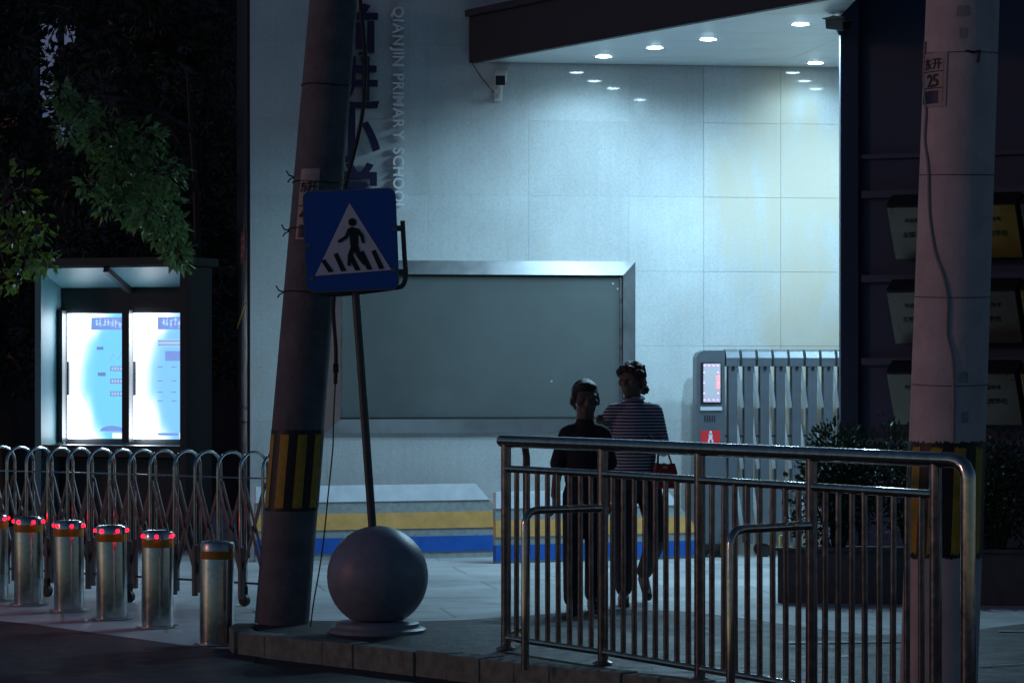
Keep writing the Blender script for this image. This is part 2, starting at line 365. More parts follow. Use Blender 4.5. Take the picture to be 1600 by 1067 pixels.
# raised island with kerb stones
KA, KB = Vector((-1.43, 16.15, 0)), Vector((2.2, 12.0, 0)); kd = (KB-KA).normalized(); kn = Vector((kd.y, -kd.x, 0))
if kn.y > 0: kn = -kn
isl = [KA-kn*.10, KB-kn*.10, Vector((3.4, 12.2, 0)), Vector((2.5, 13.4, 0)), Vector((1.2, 15.5, 0)), Vector((.5, 16.4, 0)), Vector((-.3, 16.85, 0)), Vector((-1.15, 16.98, 0)), Vector((-1.45, 16.7, 0))]
tag(MB().prism([(p.x, p.y) for p in isl], .0, .115).build('traffic_island', M['paving']), kind='structure')
kerb = thing('kerb', (0, 0, 0), 'row of rough grey kerb stones edging the traffic island', 'kerb'); kerb['kind'] = 'structure'; del kerb['category']; del kerb['label']
Lk = (KB-KA).length; nk = int(Lk/.25); kme = None
rk = math.atan2(kd.y, kd.x)
for i in range(nk):
    if kme is None or i % 4 == 0:
        kme = MB().box((0, 0, 0), (.2465, .12, .135), bev=.007).mesh('kerb_stone', M['kerb'])
    p = KA+kd*(.25*(i+.5))
    o = link('kerb_stone', kme, kerb, (p.x+random.uniform(-.004, .004), p.y+random.uniform(-.006, .006), .062+random.uniform(-.006, .004))); o.rotation_euler = (random.uniform(-.03, .03), random.uniform(-.015, .015), rk+random.uniform(-.02, .02))
for k, ang in enumerate((.5, 1.1)):       # turn of the kerb by the pole
    o = link('kerb_stone', kme, kerb, (KA.x-.03-.02*k, KA.y+.13+.25*k, .06)); o.rotation_euler = (0, 0, R(100-12*k))

# ------------------------------------------------------------------ entrance wall of granite slabs
TH = R(8.5); WU = Vector((math.cos(TH), math.sin(TH), 0)); WN = Vector((math.sin(TH), -math.cos(TH), 0))   # along the wall, out of the wall
W0 = Vector((-2.13, 24.47, 0))
def wall_u(px):                  # ray through column px meets the wall
    k = (px-800)/F; # X=kY ; W0+u*WU
    return (k*W0.y-W0.x)/(WU.x-k*WU.y)
def wpt(u, z, off=0.0): return W0+WU*u+WN*off+Vector((0, 0, z))
def wpix(px, py, off=0.0):
    u = wall_u(px); Y = (W0+WU*u).y; return wpt(u, EYE+(580-py)/F*Y, off)
wall = thing('entrance_wall', W0, 'pale granite slab wall of the lit school entrance', 'wall', rz=TH)
U1 = 6.4
MB().box((U1/2, .769, 2.7), (U1, 1.51, 5.4)).build('wall_core', M['joint'], wall)
us = [wall_u(p) for p in (391, 512, 669, 826, 983, 1100, 1220)]; us[0] = 0
while us[-1] < U1: us.append(min(U1, us[-1]+.64))
zs = [.0, .49, 1.11, 1.73, 2.348, 2.967, 3.585, 4.2, 4.82, 5.4]
slab_cache = {}
for i in range(len(us)-1):
    for j in range(len(zs)-1):
        w, h = us[i+1]-us[i], zs[j+1]-zs[j]; key = (round(w, 3), round(h, 3))
        if key not in slab_cache:
            slab_cache[key] = MB().box((0, 0, 0), (w-.0024, .04, h-.0024), bev=.001).mesh('granite_slab', GRAN)
        pr = .0 if i < 5 else .006
        link('granite_slab', slab_cache[key], wall, ((us[i]+us[i+1])/2, .032-pr+random.uniform(-.0005, .0005), (zs[j]+zs[j+1])/2))
# dark end face of the wall, with what is stuck on it
MB().box((-.012, .78, 2.7), (.02, 1.49, 5.4)).build('end_cladding', M['fascia'], wall)
def endp(px, py): 
    return None
nb = thing('wall_notice', wpt(-.026, 2.55, -.55), 'small dull red notice fixed to the dark end of the entrance wall', 'notice', rz=TH)
MB().box((0, 0, 0), (.006, .62, .26)).build('plate', mat('dull_red_notice', (.20, .03, .03), .6), nb)
for k in range(3): MB().box((-.0045, 0, .07-.07*k), (.003, .4, .022)).build('text_line', mat('notice_text', (.35, .2, .2), .6), nb)
for zz, nme in ((1.22, 0), (1.10, 0)):
    tag(MB().box((0, 0, 0), (.012, 1.3, .02)).build('edge_strip', M['steel'], loc=wpt(-.03, zz, -.72)), ('upper' if zz > 1.2 else 'lower')+' of two thin bright steel strips across the dark wall end', 'strip', 'steel strips on the wall end').rotation_euler = (0, 0, TH)
o = tag(MB().box((0, 0, 0), (.006, 1.2, .03)).build('tape', mat('yellow_tape', (.45, .40, .10), .6), loc=wpt(-.027, 1.98, -.74)), 'yellow tape stuck aslant on the dark wall end', 'tape'); o.rotation_euler = (R(-8), 0, TH)

# painted plinth boards at the foot of the wall
def plinth(name, x0, y0, x1, y1, drop, label):
    a, b = Vector(((x0-800)/F*y0, y0, 0)), Vector(((x1-800)/F*y1, y1, 0)); d = b-a; L = d.length
    t = thing(name, a, label, 'plinth', 'painted boards at the wall foot', rz=math.atan2(d.y, d.x))
    zb = [.0, .055, .18, .245, .375, .47, .60]; ms = ['bgrey', 'bblue', 'bgrey', 'byellow', 'bgrey', 'bwhite']; nm = ['base_course', 'blue_band', 'grey_band', 'ochre_band', 'grey_band', 'white_band']
    for k in range(6):
        z0, z1 = zb[k]-drop*(k > 0), zb[k+1]-drop
        z0 = max(0, z0)
        cut = lambda z: L-.33*max(0, z-.24)/.36
        y = 0 if nm[k].endswith('band') and nm[k] != 'grey_band' else .012
        MB().vprism([(0, z0), (cut(z0), z0), (cut(z1), z1), (0, z1)], y, .06).build(nm[k], M[ms[k]], t)
    return t
plinth('painted_plinth', 400, 23.98, 803, 24.70, 0, 'painted plinth board with a white, ochre and blue band behind the stone ball')
plinth('painted_plinth', 775, 23.78, 1092, 24.50, .035, 'painted plinth board with a white, ochre and blue band between walkers and gate')

# big blank display case on the wall
u0, u1 = wall_u(508), wall_u(992); pm = wpix(750, 542); sc = pm.y
zt, zb_ = wpix(800, 408).z, wpix(800, 676).z
dc = thing('display_case', wpt((u0+u1)/2, zb_, .0), 'long blank display case with a steel frame on the granite wall', 'display case', rz=TH)
W, H = u1-u0, zt-zb_; fw, dp = .115, .09
def mitre(p):    # bevelled frame side: outer edge at wall, inner edge out at depth
    b = MB(); b.bm.faces.new([b.bm.verts.new(q) for q in p]); return b
o4 = [(-W/2, 0), (W/2, 0), (W/2, H), (-W/2, H)]; i4 = [(-W/2+fw, fw), (W/2-fw, fw), (W/2-fw, H-fw), (-W/2+fw, H-fw)]
for k in range(4):
    k2 = (k+1) % 4; b = MB(); v = b.bm.verts.new
    P = [v((o4[k][0], -.025, o4[k][1])), v((o4[k2][0], -.025, o4[k2][1])), v((i4[k2][0], -dp, i4[k2][1])), v((i4[k][0], -dp, i4[k][1]))]
    B = [v((o4[k][0], .005, o4[k][1])), v((o4[k2][0], .005, o4[k2][1])), v((i4[k2][0], .005, i4[k2][1])), v((i4[k][0], .005, i4[k][1]))]
    b.bm.faces.new(P); b.bm.faces.new(B[::-1])
    for q in range(4): b.bm.faces.new((P[(q+1) % 4], P[q], B[q], B[(q+1) % 4]))
    b.build('frame_side', M['frame'], dc)
MB().box((0, -.035, H/2), (W-2*fw+.002, .02, H-2*fw+.002)).build('glass_pane', M['glass'], dc)
for q in ((0, H-fw-.008, W-2*fw, .014), (0, fw+.008, W-2*fw, .014)): MB().box((q[0], -.052, q[1]), (q[2], .012, q[3])).build('gasket', M['rubber'], dc)
for sx in (-1, 1): MB().box((sx*(W/2-fw-.012), -.052, H/2), (.022, .012, H-2*fw-.03)).build('gasket', M['brushed'], dc)
for p in ((.85*W/2, .87*H), (.45*W/2, .30*H), (.88*W/2, .84*H)): MB().box((p[0], -.046, p[1]), (.012, .004, .012)).build('sticker_scrap', M['white'], dc)

# school name: four big characters and the line of letters
nm = thing('school_name_characters', wpix(548, 250, .05), 'four large dark purple raised characters in a column, half hidden by the pole', 'lettering', rz=TH)
base = nm.location.copy()
for ch, py in zip('前进小学', (50, 131, 213, 297)):
    p = wpix(548, py, .05); o = letters(ch, .465, .05, M['purple'], nm, (0, 0, p.z-base.z), bold=.022, name='character', centre=True)
ln = thing('school_name_lettering', wpix(622, 12, .036), 'pale raised letters reading Qianjin Primary School downwards', 'lettering', rz=TH)
text = 'QIANJIN PRIMARY SCHOOL'; total = (332-12)/F*24.6; advs = []
cur = 0.0; objs = []
for ch in text:
    if ch == ' ': cur += .055; continue
    me = glyphs(ch, .125, .055, .018); a, b, c, d = bounds(me); me.materials.clear(); me.materials.append(M['silver'])
    objs.append((me, cur-a)); cur += (b-a)+.014
kx = total/cur
for me, x in objs:
    me.transform(Matrix.Diagonal((kx, 1, 1, 1))); me.transform(Matrix.Translation((x*kx, 0, -.045)))
    o = link('letter', me, ln); o.rotation_euler = (0, R(90), 0)

# ------------------------------------------------------------------ canopy
ZS = 4.06
E0 = Vector((-.31, 24.745, 0)); ED = Vector((.38, -.65, 0)).normalized()
def uw(u, w): p = W0+WU*u+WN*w; return (p.x, p.y)
def edge_u(w):                    # wall coordinate u where the canopy edge lies at distance w from the wall
    d = E0-W0; u0_ = d.dot(WU); w0_ = d.dot(WN); k = (w-w0_)/ED.dot(WN); return u0_+k*ED.dot(WU)
can = thing('entrance_canopy', (0, 0, 0), 'slanted entrance canopy with a dark fascia and white panelled underside', 'canopy')
def clip(poly, f):               # keep the part of a polygon where f(x, y) <= 0
    out = []
    for i in range(len(poly)):
        p, q = poly[i], poly[(i+1) % len(poly)]; fp, fq = f(*p), f(*q)
        if fp <= 0: out.append(p)
        if fp*fq < 0: t = fp/(fp-fq); out.append((p[0]+(q[0]-p[0])*t, p[1]+(q[1]-p[1])*t))
    return out
XC = 2.352                       # the canopy stops against the column and the back of the plaque wall
back = lambda x, y: (21.70-(x-2.35)*math.tan(R(25)))-y
def under_canopy(poly): return [q for q in (clip(poly, lambda x, y: x-XC), clip(clip(poly, lambda x, y: XC-x), back)) if len(q) > 2]
strips = [.012, .62, 1.23, 1.84, 2.45, 3.06, 3.67, 4.28, 4.9]
for a, b in zip(strips, strips[1:]):
    for (ua, ub) in ((None, 4.35), (4.354, 7.4)):
        la, lb = (edge_u(a+.003), edge_u(b-.003)) if ua is None else (ua, ua)
        if la > ub-.05: continue
        lb = min(lb, ub-.02)
        for q in under_canopy([uw(la, a+.003), uw(ub, a+.003), uw(ub, b-.003), uw(lb, b-.003)]): MB().prism(q, ZS, ZS+.02).build('soffit_panel', M['soffit'], can)
for q in under_canopy([uw(edge_u(.012)+.05, .012), uw(7.4, .012), uw(7.4, 4.9), uw(edge_u(4.9)+.05, 4.9)]): MB().prism(q, ZS+.024, ZS+.36).build('roof_slab', M['fascia'], can)
pa, pb = E0+ED*.02, E0+ED*5.27
n_ = Vector((-ED.y, ED.x, 0)); n_ = n_ if n_.x > 0 else -n_
MB().prism([(q.x, q.y) for q in (pa, pb, pb-n_*.06, pa-n_*.06)], ZS-.012, ZS+.365).build('fascia', M['fascia'], can)
MB().prism([(q.x, q.y) for q in (pa+ED*.01, pb, pb-n_*.10, pa-n_*.10)], ZS+.367, ZS+.42).build('coping', M['fascia'], can)
lights = [(.74, 24.26), (1.12, 23.6), (1.5, 23.0), (2.11, 22.0), (2.5, 24.77), (2.88, 24.12), (3.26, 23.47), (4.1, 24.6)]
DL = ['round downlight of the slanting row, next to the granite wall', 'second round downlight of the slanting row, counted from the granite wall', 'third round downlight of the slanting row, counted from the granite wall', 'last round downlight of the slanting row, set apart by a wider gap',
      'round downlight close to the granite wall above the grey gate', 'round downlight behind the slim column, second of the gate row', 'round downlight behind the slim column, third of the gate row', 'round downlight behind the plaque wall, close to the granite wall']
proto = None
for i, (x, y) in enumerate(lights):
    if proto is None:
        proto = thing('downlight', (x, y, ZS), DL[0], 'ceiling light', 'downlights in the canopy')
        MB().lathe([(.066, -.002), (.066, -.008), (.078, -.008), (.084, -.002)], 28).build('rim', M['white'], proto, True)
        MB().lathe([(0, -.015), (.03, -.0135), (.052, -.009), (.064, -.003)], 24).build('diffuser', M['lamp'], proto, True)
        ld = bpy.data.lights.new('lamp', 'SPOT'); ld.energy = LAMP_W*.26; ld.color = (.45, .77, 1.0); ld.spot_size = R(171); ld.spot_blend = .55; ld.shadow_soft_size = .06
        lo_ = bpy.data.objects.new('lamp', ld); COL.objects.link(lo_); lo_.parent = proto; lo_.location = (0, 0, -.09)
    else:
        o = copy_tree(proto); o.location = (x, y, ZS); o['label'] = DL[i]
        lo2 = [c for c in o.children if c.type == 'LIGHT'][0]; lo2.data = lo2.data.copy(); lo2.data.energy = LAMP_W*(1, .60, 1.2, 2.8, .13, .45, 1.8, .3)[i]

# ------------------------------------------------------------------ security cameras
b0 = wpix(778, 150, .0)
sc1 = thing('security_camera', b0, 'white bullet security camera on the granite wall beside the canopy', 'camera', rz=TH)
MB().box((0, -.012, 0), (.07, .022, .10), bev=.006).build('wall_plate', M['white'], sc1)
MB().tube([(0, -.02, 0), (0, -.09, -.015), (0, -.15, .03), (0, -.15, .075)], .018).build('bracket', M['white'], sc1, True)
rr = Euler((R(14), 0, R(-12))).to_matrix()
body = MB().box(Vector((.012, -.12, .135)), (.085, .27, .088), rr, bev=.014).build('housing', M['white'], sc1)
MB().box(Vector((.012, -.12, .135))+rr @ Vector((0, -.139, 0)), (.078, .012, .078), rr, bev=.004).build('front_glass', M['rubber'], sc1)
MB().box(Vector((.012, -.12, .135))+rr @ Vector((0, -.02, .05)), (.10, .32, .008), rr).build('sun_shield', M['white'], sc1)
MB().tube([wpix(737, 99, .01)-b0, wpix(752, 122, .012)-b0, wpix(772, 146, .015)-b0], .004, 6).build('cable', M['rubber'], sc1).rotation_euler = (0, 0, -TH)

# ------------------------------------------------------------------ navy flank wall with plaques, column, second camera
cx0 = Vector((2.356, 21.5, 0)); FA = R(25)
col_ = thing('clad_column', (cx0.x+.055, cx0.y+.03, 0), 'slim dark clad column carrying the canopy beside the plaque wall', 'column')
MB().box((0, 0, 2.9), (.13, .10, 5.8), bev=.006).build('shaft', M['navy2'], col_)
MB().box((0, 0, .06), (.13, .13, .12)).build('base', M['navy2'], col_)
fl = thing('plaque_wall', (cx0.x+.11, cx0.y+.03, 0), 'dark navy flank wall with rows of tilted award plaques', 'wall', rz=-FA)
MB().box((2.2, .12, 2.9), (4.4, .2, 5.8)).build('wall_body', M['navy'], fl)
for k, zz in enumerate((2.78, 2.18, 1.59, 1.02)):
    MB().box((2.2, -.012, zz), (4.3, .06, .05)).build('ledge', M['navy2'], fl)
MB().box((2.2, 0.0, 3.05), (4.4, .04, .03)).build('ledge', M['navy2'], fl)
pb1 = None
rows = [(2.50, 'r1'), (1.905, 'r2'), (1.335, 'r3')]
tilt = R(30)
kinds = {(0, 0): 'pewter', (0, 1): 'brass', (0, 2): 'pewter', (1, 0): 'pewter', (1, 1): 'pewter', (1, 2): 'brass', (2, 0): 'pewter', (2, 1): 'pewter', (2, 2): 'brass'}
place = ['topmost', 'middle', 'lowest']; mates = ['beside the slim column', 'behind the concrete pole', 'at the far end']
for ri, (zz, _) in enumerate(rows):
    for ci in range(3):
        kd_ = kinds[(ri, ci)]
        g = thing('award_plaque', (0, 0, 0), f'tilted {kd_} coloured award plaque in the {place[ri]} row, {mates[ci]}', 'plaque')
        g.location = fl.matrix_basis @ Vector((.55+.48*ci, -.20, zz)); g.rotation_euler = (tilt, 0, -FA)
        MB().box((0, .07, 0), (.455, .17, .43)).build('box', M['plaqueside'], g)
        MB().box((0, -.021, 0), (.44, .008, .41), bev=.003).build('plate', M[kd_], g)
        MB().box((0, .20, -.03), (.30, .16, .20)).build('mount', M['plaqueside'], g)
        for txt, size, zoff in (('先进集体称号', .036, .10), (('全国优质学校', '文明示范学校', '先进学校')[(ri+ci) % 3], .046, -.01)):
            letters(txt, size, .003, M['platedark'], g, (0, -.0265, zoff), bold=.02, name='engraved_text', centre=True)
b2 = at(1312, 40, 21.4)
sc2 = thing('security_camera', b2, 'dark boxy security camera fixed high on the slim column', 'camera')
rr = Euler((R(10), R(-14), R(30))).to_matrix()
MB().box((-.02, -.06, .0), (.075, .20, .07), rr, bev=.008).build('housing', M['signgrey'], sc2)
MB().box(Vector((-.02, -.06, .0))+rr @ Vector((0, -.02, .042)), (.10, .26, .008), rr).build('sun_shield', M['signgrey'], sc2)
MB().box(Vector((-.02, -.06, .0))+rr @ Vector((0, -.102, 0)), (.062, .01, .056), rr).build('front_glass', M['rubber'], sc2)
MB().tube([(-.02, -.04, -.03), (.0, .0, -.06), (.05, .09, -.06)], .014).build('bracket', M['signgrey'], sc2, True)

# ------------------------------------------------------------------ grey retractable gate by the wall
g0 = Vector((1.508, 24.58, 0)); rg = thing('retractable_gate', g0, 'grey retractable school gate with a lit control box at its head', 'gate', rz=R(7))
GH, GD = 1.69, .17
hb = MB().vprism([(0, .10), (.235, .10), (.235, GH-.0), (.06, GH-.0), (.02, GH-.02), (0, GH-.06)], -.0, GD).build('control_box', M['gategrey'], rg)
MB().box((.12, -.004, 1.425), (.172, .012, .34), bev=.004).build('screen_frame', M['rubber'], hb)
scr = MB().box((.125, -.012, 1.425), (.14, .006, .315)).build('screen', M['screen'], hb)
for k in range(14):
    a = 2*math.pi*k/14; MB().box((.118+.058*max(-1, min(1, 1.5*math.cos(a))), -.017, 1.425+.14*max(-1, min(1, 1.4*math.sin(a)))), (.011, .005, .011)).build('magenta_pixel', M['magled'], hb)
for k in range(5):
    for j in range(2): MB().box((.172+.012*j, -.018, 1.475-.022*k), (.008, .005, .016)).build('red_pixel', M['redpix'], hb)
MB().box((.12, -.006, 1.215), (.18, .012, .03)).build('trim', M['gatelight'], hb)
for k in range(5): MB().box((.07+.02*k, -.003, 1.135), (.008, .006, .05)).build('speaker_slot', M['rubber'], hb)
sg = MB().box((.115, -.004, .975), (.16, .008, .12)).build('warning_sign', M['redsign'], hb)
MB().box((.115, -.009, .985), (.03, .003, .05)).ball((.115, -.009, 1.02), .012, 8).box((.10, -.009, .945), (.012, .003, .04)).box((.13, -.009, .945), (.012, .003, .04)).build('warning_figure', M['signwhite'], hb)
MB().box((.12, GD/2, .085), (.26, GD+.05, .05)).build('skirt', M['rubber'], rg)
npst = 15; post_me = cap_me = back_me = None
pitch = .133
for k in range(npst):
    x = .30+pitch*k
    if post_me is None:
        post_me = MB().box((0, 0, .84), (.072, .03, 1.46), bev=.006).mesh('front_post', M['gategrey'])
        back_me = MB().box((0, 0, .84), (.035, .03, 1.46), bev=.006).mesh('rear_post', M['gategrey'])
        b = MB(); pts = [(0, 1.56), (0, 1.62), (.02, 1.665), (.06, GH), (GD-.06, GH), (GD-.02, 1.665), (GD, 1.62), (GD, 1.56)]
        for sx in (-.040, .040):
            pass
        outer = [(-.018, 1.56), (-.018, 1.63), (.01, 1.68), (.06, GH+.01), (GD-.06, GH+.01), (GD-.01, 1.68), (GD+.018, 1.63), (GD+.018, 1.56), (GD-.02, 1.56), (GD-.05, 1.62), (.05, 1.62), (.02, 1.56)]
        va = [b.bm.verts.new((-.055, y, z)) for y, z in outer]; vb = [b.bm.verts.new((.055, y, z)) for y, z in outer]
        b.bm.faces.new(va); b.bm.faces.new(vb[::-1])
        for q in range(len(outer)): b.bm.faces.new((va[q], vb[q], vb[(q+1) % len(outer)], va[(q+1) % len(outer)]))
        cap_me = b.mesh('arched_cap', M['gategrey'])
        bolt_me = MB().lathe([(0, -.006), (.014, -.006), (.014, .0)], 12).mesh('bolt', M['rubber']); bolt_me.transform(Matrix.Rotation(R(90), 4, 'X'))
    link('front_post', post_me, rg, (x, 0, 0)); link('rear_post', back_me, rg, (x, GD, 0)); c = link('arched_cap', cap_me, rg, (x, 0, 0))
    link('bolt', bolt_me, rg, (x, -.024, 1.545))
lat_a = lat_b = None
for k in range(npst-1):
    x = .30+pitch*k
    for q, zz in enumerate((1.02, .52, .02)):
        if lat_a is None:
            lat_a = MB().bar((.03, .03, .36), (pitch-.03, .10, .0), .034, .012, up=(0, 1, 0)).mesh('lattice_bar', M['gatelight'])
            lat_b = MB().bar((pitch-.02, .16, .36), (.03, .22, .0), .012, .05, up=(0, 1, 0)).mesh('lattice_bar', M['gatelight'])
        link('lattice_bar', lat_a, rg, (x, 0, zz+.2))
MB().tube([(.24, .05, .99), (.30+pitch*(npst-1), .05, .99)], .008, 8).build('tie_rod', M['rubber'], rg)
whl = MB().tube([(0, -.02, .055), (0, .02, .055)], .055, 16).mesh('wheel', M['rubber'])
for x in (.05, .20, .57, .97, 1.36, 1.76):
    for y in (.0, GD-.0): link('wheel', whl, rg, (x, y+.02, 0))
for x in (.20, .68):
    MB().tube([(x, -.04, .02), (x, -.04, .16), *arc((x+.02, -.04, .16), .02, math.pi, 0, 5, (1, 0, 0), (0, 0, 1)), (x+.04, -.04, .02)], .008, 6).build('yellow_hook', M['yellow'], rg)

# ------------------------------------------------------------------ arched folding gate behind the bollards
a0, a1 = Vector((-1.50, 19.15, 0)), Vector((-3.95, 21.1, 0)); ad = (a1-a0); AL = ad.length; ad.normalize(); ap = Vector((-ad.y, ad.x, 0)); ap = ap if ap.y > 0 else -ap
fg = thing('folding_gate', a0, 'steel folding gate of arched tubes with crossed bars behind the bollards', 'gate', rz=math.atan2(ad.y, ad.x))
wd = .12
b = MB(); y = wd
arch_me = MB().tube([(0, -wd, .14), (0, -wd, .90), *arc((0, 0, .90), wd, math.pi, 0, 10, (0, 1, 0), (0, 0, .85)), (0, wd, .90), (0, wd, .14)], .0105, 8).mesh('arch', M['steel'], True)
bar1 = MB().bar((0, 0, .80), (.2, 0, .22), .018, .008, up=(0, 1, 0)).mesh('scissor_bar', M['postgrey'])
bar2 = MB().bar((.2, 0, .80), (0, 0, .22), .018, .008, up=(0, 1, 0)).mesh('scissor_bar', M['postgrey'])
bar3 = MB().bar((0, 0, .50), (.2, 0, .22), .022, .008, up=(0, 1, 0)).mesh('scissor_bar', M['brushed'])
leg_me = MB().box((0, 0, .235), (.03, .03, .33), bev=.004).mesh('lower_leg', M['postgrey'])
wh2 = MB().tube([(0, -.014, .04), (0, .014, .04)], .04, 14).box((0, 0, .09), (.03, .035, .07)).mesh('caster', M['rubber'])
na = int(AL/.2)+1
for k in range(na):
    x = .2*k+random.uniform(-.012, .012)
    o = link('arch', arch_me, fg, (x, 0, 0)); o.rotation_euler = (0, 0, random.uniform(-.06, .06))
    for sy in (-1, 1):
        link('lower_leg', leg_me, fg, (x, sy*wd, 0))
    if k < na-1:
        for sy in (-1, 1):
            link('scissor_bar', bar1, fg, (x, sy*wd*.92, 0)); link('scissor_bar', bar2, fg, (x, sy*wd*.92+.012*sy, 0))
    if k % 4 == 2 or k == 0:
        for sy in (-1, 1): link('caster', wh2, fg, (x, sy*wd, .0))
    else:
        for sy in (-1, 1): pass
MB().tube([(0, -wd, .83), (AL-.1, -wd, .83)], .006, 6).build('tie_rod', M['steel'], fg)
MB().tube([(0, -wd, .15), (AL-.1, -wd, .15)], .008, 6).build('tie_rod', M['postgrey'], fg)

# ------------------------------------------------------------------ steel bollards
bol = [(338, 1007), (246, 980), (175, 967), (108, 955), (45, 945), (-9, 938)]
def bollard(lit):
    t = thing('bollard', (0, 0, 0), 'x', 'bollard', 'steel bollards along the road edge')
    MB().lathe([(.094, 0), (.094, .50), (.0935, .503)], 32).build('tube', M['steel'], t, True)
    MB().lathe([(.0965, .478), (.0965, .522)], 32).build('amber_band', M['led_body'], t, True)
    MB().lathe([(.0945, .522), (.0945, .562), (.088, .572), (.06, .578), (0, .58)], 32).build('cap', M['brushed'] if not lit else M['steel'], t, True)
    if lit:
        led = MB().ball((0, 0, 0), .0115, 8).mesh('led', M['red_led'])
        for k in range(6):
            a = 2*math.pi*k/6+.39; link('led', led, t, (.0975*math.cos(a), .0975*math.sin(a), .545))
    MB().lathe([(.094, .004), (.125, .004), (.125, .014), (.094, .018)], 32).build('ground_ring', M['brushed'], t, True)
    return t
bl = ['steel bollard with no lights, standing apart at the kerb', 'second bollard from the kerb end, red lights round its top', 'third bollard from the kerb end, red lights round its top', 'fourth bollard from the kerb end, red lights round its top', 'fifth bollard from the kerb end, red lights round its top', 'sixth bollard from the kerb end, red lights round its top']
pr = None
for i, (px, py) in enumerate(bol):
    p = gnd(px, py, .0)
    if i == 0: o = bollard(False)
    elif pr is None: o = pr = bollard(True)
    else: o = copy_tree(pr)
    o.location = (p.x, p.y, .0); o.rotation_euler = (random.uniform(-.012, .012), random.uniform(-.014, .014), .17*i*i); o['label'] = bl[i]

# ------------------------------------------------------------------ poles
def pole(name, label, p0, x1, r0, r1, Ht, m, z0=.11):
    t = thing(name, (p0.x, p0.y, z0), label, 'pole')
    lean = x1/Ht
    n = 24; pts = [(lean*Ht*k/n, 0, Ht*k/n) for k in range(n+1)]; rs = [r0+(r1-r0)*k/n for k in range(n+1)]
    MB().tube(pts, rs, 40).build('shaft', m, t, True)
    ax = lambda z: Vector((lean*z, 0, z)); rad = lambda z: r0+(r1-r0)*z/Ht
    return t, ax, rad
def patch(ax, rad, a0, a1, z0, z1, off, n=8, jag=0):
    """curved skin patch on a pole between two angles (0 = towards the camera, positive to the right)"""
    b = MB(); L = []; nz = 3
    for j in range(nz+1):
        row = []
        for i in range(n+1):
            a = a0+(a1-a0)*i/n; z = z0+(z1-z0)*j/nz+(random.uniform(-jag, jag) if j in (0, nz) else 0)
            r = rad(z)+off; c = ax(z); row.append(b.bm.verts.new(c+Vector((r*math.sin(a), -r*math.cos(a), 0))))
        L.append(row)
    for j in range(nz):
        for i in range(n): b.bm.faces.new((L[j][i], L[j][i+1], L[j+1][i+1], L[j+1][i]))
    return b
def hazard(t, ax, rad, z0, z1, n, ph, ragged=.02):
    patch(ax, rad, -math.pi, math.pi, z0, z1, .0016, 160, ragged*.14).build('black_band', M['black'], t)
    for k in range(n):
        a = 2*math.pi*k/n+ph; patch(ax, rad, a, a+math.pi/n*1.02, z0+.02, z1-.025, .0034, 14, ragged*.15).build('yellow_stripe', M['yellow'], t)
lp0 = gnd(440, 975, .11)
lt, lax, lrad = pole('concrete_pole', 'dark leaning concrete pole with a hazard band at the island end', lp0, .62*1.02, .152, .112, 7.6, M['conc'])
# lean: 78 px over 975 px
hazard(lt, lax, lrad, .635, 1.085, 9, .1)
patch(lax, lrad, -.70, .10, 2.33, 2.53, .004, 8).build('number_plate', M['plate'], lt)
patch(lax, lrad, -.62, .02, 2.36, 2.50, .0055, 8).build('plate_border', mat('plate_inner', (.40, .345, .33), .5, var=.15, scale=30), lt)
patch(lax, lrad, -.70, .10, 2.14, 2.32, .004, 8).build('number_plate', M['plate'], lt)
patch(lax, lrad, -.58, .0, 2.15, 2.22, .0055, 8).build('blue_block', M['plateblue'], lt)
def on_pole(t, ax, rad, txt, size, a, z, m):
    c = ax(z); r = rad(z)+.0085; letters(txt, size, .002, m, t, c+Vector((r*math.sin(a), -r*math.cos(a), 0)), bold=.015, rot=(0, 0, a), name='plate_text', centre=True)
for txt, a in (('东', -.47), ('开', -.16)): on_pole(lt, lax, lrad, txt, .062, a, 2.43, M['platedark'])
for txt, a in (('4', -.45), ('7', -.18)): on_pole(lt, lax, lrad, txt, .09, a, 2.275, M['platedark'])
for zz in (2.46, 2.20, 3.0, 1.85):
    c = lax(zz); r = lrad(zz)+.004
    MB().tube([c+Vector((r*math.cos(2*math.pi*k/32), r*math.sin(2*math.pi*k/32), .006*math.sin(4*math.pi*k/32))) for k in range(32)], .003, 6, closed=True).build('wire_strap', M['rubber'], lt)
for zz in (2.49, 2.19, 1.85):
    c = lax(zz); r = lrad(zz); MB().tube([c+Vector((-r+.005, -.02, 0)), c+Vector((-r-.025, -.03, .01)), c+Vector((-r-.04, -.02, .035))], .0045, 6).build('wire_twist', M['rubber'], lt)
    MB().tube([c+Vector((-r+.005, -.02, 0)), c+Vector((-r-.02, -.03, -.012)), c+Vector((-r-.03, -.05, -.03))], .004, 6).build('wire_twist', M['rubber'], lt)
